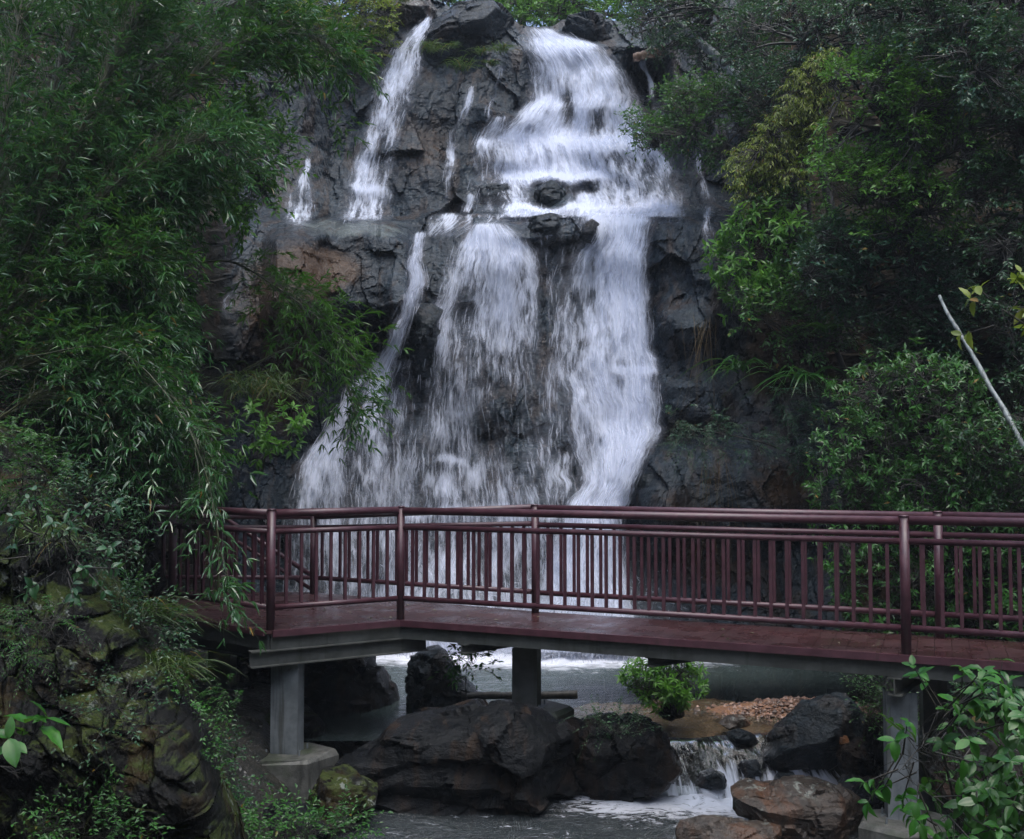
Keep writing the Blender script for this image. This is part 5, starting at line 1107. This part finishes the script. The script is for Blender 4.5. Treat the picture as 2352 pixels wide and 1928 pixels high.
for i, (lb, poly, n, d, st, lf) in enumerate([
    ('fine-leaved weeds on the upper edge of the mossy rock', [(90, 1080), (200, 1060), (300, 1180), (330, 1290), (220, 1300), (120, 1180)], 130, 7.2, 'broad', .045),
    ('small ferns in a cleft of the mossy rock', [(20, 1400), (120, 1380), (170, 1450), (100, 1520), (20, 1500)], 60, 5.6, 'fern', .03),
    ('leafy weeds over the right shoulder of the mossy rock', [(260, 1330), (380, 1400), (430, 1480), (350, 1520), (260, 1440)], 130, 7.3, 'broad', .04),
    ('trailing weeds down the right flank of the mossy rock', [(400, 1560), (450, 1600), (500, 1720), (520, 1840), (460, 1800), (410, 1680)], 90, 7.0, 'broad', .035),
    ('sparse weeds on the lower face of the mossy rock', [(180, 1560), (300, 1540), (340, 1640), (260, 1740), (180, 1680)], 45, 5.75, 'broad', .03),
    ('dark ferns at the top left of the mossy rock', [(-20, 980), (60, 960), (140, 1080), (100, 1180), (-20, 1140)], 110, 6.8, 'fern', .045)]):
    pc = np.mean(np.array(poly), 0)
    plant('low_plant', lb, 'plant', poly, n, d, st, lf, 'lg' if i % 2 else 'ld', [(pc[0], pc[1]+90, d+.5), (pc[0], pc[1]+30, d+.3), (pc[0], pc[1], d+.1)], .006, 200+i, .1, thick=.22, cs=30., edge=10.)
tuft('grass_tuft', 'thin pale grass hanging from a cleft high on the mossy rock', 120, 1240, 6.3, 60, .4, .004, 40, 1.2, 'grass', 1.4, (.2, 0, 0), .08)
tuft('grass_tuft', 'wispy grass at the foot of the mossy rock', 430, 1880, 7.2, 90, .3, .005, 41, 1.2, 'grass', 1.0, (0, 0, 0), .12)
plant('shrub', 'dark ground plants between the left footing and the mossy rock', 'shrub', [(455, 1650), (540, 1680), (560, 1800), (560, 1880), (480, 1880), (460, 1760)], 150, 9.0, 'broad', .04, 'ld', [(500, 1950, 9.3), (500, 1850, 9.2)], .01, 210, .2, thick=.25, cs=30.)
# the big-leaved plants in front of the right column
plant('leafy_plant', 'large-leaved plant crossing in front of the right grey column', 'plant', [(2040, 1730), (2110, 1700), (2160, 1600), (2250, 1620), (2250, 1740), (2210, 1850), (2190, 1980), (2140, 1980), (2140, 1850), (2050, 1790)], 56, 5.0, 'big', .082, 'lbig', [(2240, 2080, 5.2), (2200, 1880, 5.2), (2160, 1700, 5.1)], .014, 90, .0, thick=.22, tmpl='big', cs=30., scale=1.2)
plant('leafy_plant', 'dense plant with medium glossy leaves in the lower right corner', 'plant', [(2230, 1640), (2300, 1610), (2420, 1640), (2440, 2000), (2200, 2000), (2190, 1840), (2240, 1760)], 120, 5.2, 'big', .085, 'lg', [(2330, 2100, 5.6), (2320, 1900, 5.5), (2310, 1720, 5.4)], .014, 91, .0, thick=.35, tmpl='big', cs=30.)
plant('leafy_plant', 'thin branch with yellowing leaves entering at the right edge', 'plant', [(2240, 690), (2290, 670), (2350, 690), (2400, 760), (2330, 800), (2270, 740)], 12, 7.0, 'big', .11, 'ly', [(2440, 900, 7.2), (2390, 780, 7.1), (2300, 710, 7.0)], .010, 92, .0, thick=.15, tmpl='big', cs=30.)
# --- plants in the pool and on the rocks
plant('shrub', 'bright green bush growing out of the shallow water of the pool', 'shrub', [(1450, 1590), (1455, 1560), (1490, 1545), (1520, 1550), (1545, 1505), (1575, 1500), (1580, 1550), (1592, 1580), (1570, 1610), (1520, 1622), (1470, 1612)], 210, 11.75, 'whorl', .10, 'lb', [(1543, 1650, 11.75), (1535, 1610, 11.75), (1530, 1570, 11.75)], .035, 93, .0, thick=.25, edge=6., out=(0, -.2, .7))
plant('sapling', 'slim sapling with dark leaves in front of the white water by the middle column', 'sapling', [(1035, 1490), (1110, 1480), (1130, 1500), (1120, 1545), (1080, 1560), (1040, 1530)], 30, 11.2, 'broad', .085, 'lg', [(1075, 1640, 11.3), (1070, 1580, 11.3), (1072, 1520, 11.2)], .010, 94, .0, thick=.15, edge=6.)
plant('fern', 'fern at the left edge of the dark hollow under the deck', 'fern', [(460, 1575), (530, 1570), (560, 1600), (520, 1640), (460, 1620)], 26, 9.4, 'fern', .05, 'lg', [(440, 1660, 9.6), (480, 1610, 9.5)], .008, 95, .0, thick=.15, scale=1.2, edge=5.)
plant('low_plant', 'low leafy plants along the bottom edge below the footing', 'plant', [(400, 1880), (520, 1850), (620, 1880), (760, 1860), (840, 1890), (800, 1960), (400, 1960)], 330, 8.2, 'broad', .05, 'lg', [(600, 2000, 8.4), (600, 1930, 8.3)], .010, 96, .15, thick=.3, cs=30., edge=8.)
plant('low_plant', 'small leafy weeds on the mossy rock at the bottom left', 'plant', [(90, 1870), (190, 1840), (330, 1850), (360, 1900), (280, 1950), (100, 1950)], 130, 5.9, 'broad', .035, 'lg', [(220, 2000, 6.1), (220, 1900, 6.0)], .006, 97, .15, thick=.15, cs=30., edge=8.)
plant('low_plant', 'broad-leaved creeper clinging to the middle of the mossy rock', 'plant', [(60, 1180), (140, 1160), (230, 1190), (240, 1290), (150, 1340), (60, 1320)], 26, 5.75, 'big', .062, 'ld', [(180, 1480, 6.3), (160, 1330, 6.1), (150, 1240, 5.9)], .006, 98, .0, thick=.12, tmpl='big', edge=6.)
plant('low_plant', 'pair of big leaves at the left edge low on the mossy rock', 'plant', [(0, 1730), (50, 1720), (70, 1740), (40, 1760), (0, 1760)], 3, 4.6, 'big', .13, 'lbig', [(-40, 1800, 4.7), (0, 1760, 4.7)], .006, 99, .0, thick=.05, tmpl='big', edge=2.)
plant('low_plant', 'thin weeds on the right side of the middle boulder', 'plant', [(1300, 1640), (1400, 1630), (1480, 1650), (1460, 1700), (1360, 1690)], 50, 9.7, 'fine', .03, 'ld', [(1380, 1730, 9.9), (1380, 1670, 9.8)], .005, 100, .1, thick=.15, edge=5.)
tuft('grass_tuft', 'tall arching grass tuft on the left bank under the railing post', 335, 1430, 7.35, 150, .55, .007, 1, 1.0, 'grass', 1.0, (.35, 0, 0), .07)
tuft('grass_tuft', 'dense low grass clump on top of the mossy rock', 380, 1540, 7.1, 300, .36, .006, 2, 1.2, 'grass', 1.1, (.2, 0, 0), .10)
tuft('grass_tuft', 'dry grass hanging on the ledge below the ochre slab', 600, 905, 14.6, 260, .9, .010, 3, 1.1, 'grass', 1.2, (0, 0, .1), .25)
for i, (a, b, d, s, lb) in enumerate([(988, 118, 20.7, 1.0, 'grass tuft just right of the head of the slanting plume'), (1153, 118, 20.9, .8, 'grass tuft under the dark crowning boulder near the main cascade'), (1062, 160, 20.6, 1.1, 'sprawling grass tuft in the middle of the upper dark wall'),
        (1040, 110, 20.9, .5, 'tiny grass tuft under the left end of the crowning boulder'), (1105, 125, 20.9, .6, 'small grass tuft left of the one under the boulder'), (1130, 150, 20.8, .5, 'tiny low tuft beside the short water thread'), (930, 5, 22.2, .8, 'grass on top of the grey boulder at the plume head')]):
    tuft('grass_tuft', lb, a, b, d-.3, int(70*s)+20, .45*s+.1, .014, 10+i, 1.0, 'grass', 1.0, (0, 0, 0), .10*s, group='grass tufts on the upper rock wall')
tuft('strap_plant', 'strap-leaved plant hanging on the right wall beside the chute', 1700, 850, 14.9, 30, .75, .035, 30, 1.2, 'lg', 1.3, (0, 0, -.1), .08, 'plant')
tuft('strap_plant', 'long pale strap leaves drooping on the shaded right bank', 1850, 880, 14.3, 30, 1.0, .04, 31, 1.0, 'lg', 1.4, (0, 0, -.2), .10, 'plant')
tuft('strap_plant', 'single fan of strap leaves above the shaded rocks', 1900, 760, 14.5, 12, .75, .045, 32, 1.3, 'blb', 1.0, (0, 0, 0), .04, 'plant')
tuft('hanging_roots', 'brown dry roots hanging on the grey block right of the chute', 1620, 735, 15.5, 26, .8, .005, 33, .3, 'dry', 2.2, (0, 0, -1.6), .10, 'roots')
tuft('hanging_roots', 'straggly roots hanging over the lower right boulder', 1640, 1060, 14.6, 30, .7, .005, 34, .3, 'dry', 2.2, (0, 0, -1.6), .12, 'roots')

# litter on the wet boards
r = np.random.default_rng(12); n = 90
tx = r.random(n); q = np.where(r.random(n)[:, None] < .6, B+(G-B)*r.uniform(.05, .6, (n, 1))+(C-B)*r.uniform(0, 1, (n, 1)), C+(Dp-C)*tx[:, None]+nrm2*r.uniform(.1, .8, (n, 1)))
pos = np.concatenate([q, np.full((n, 1), DZ+.004)], 1); a_ = r.uniform(0, 6.28, n); ll = r.uniform(.015, .06, n)
V, Fl, rd = leaves_mesh(pos, np.stack([np.cos(a_), np.sin(a_), 0*a_+.03], -1), np.tile([0, 0, 1.], (n, 1))+r.normal(0, .1, (n, 3)), ll, ll*r.uniform(.2, .5, n), 'oval', r)
tag(mesh_obj('fallen_leaves', V, Fl, M['litter'], None, False, {'rnd': rd}), 'small fallen leaves and petals scattered on the wet deck', 'leaves', kind='stuff')

# damp air of the gorge: one closed box round everything
t = NT('haze_air'); pv = t.n('ShaderNodeVolumePrincipled', {'Color': (.78, .87, 1.0), 'Density': .0009, 'Anisotropy': .1})
t.t.links.new(pv.outputs[0], t.out.inputs['Volume'])
m = MB(); m.box((0, 12, 15.5), 92, 84, 41)
m.build('haze', t.m)['kind'] = 'stuff'

# mist drifting where the falls strike the pool
t = NT('mist_air'); tc = t.n('ShaderNodeTexCoord').outputs['Object']
v = t.n('ShaderNodeVectorMath', operation='LENGTH'); t.set(v.inputs[0], t.mapv(tc, (1/3.2, 1/1.3, 1/1.9)))
den = t.math('MULTIPLY', t.ramp(v.outputs['Value'], 1.0, .1), t.ramp(t.noise(tc, 1.3, 3), .3, .7, .25, 1.0))
pv = t.n('ShaderNodeVolumePrincipled', {'Color': (.85, .91, 1.0), 'Density': t.math('MULTIPLY', den, .30)}); t.t.links.new(pv.outputs[0], t.out.inputs['Volume'])
V, T = ICO[4]; o = mesh_obj('mist', V*np.array([3.2, 1.3, 1.9]), T, t.m, None, True); o.location = (.5, 15.5, .35)
tag(o, 'pale mist hanging at the foot of the waterfall', 'mist', kind='stuff')
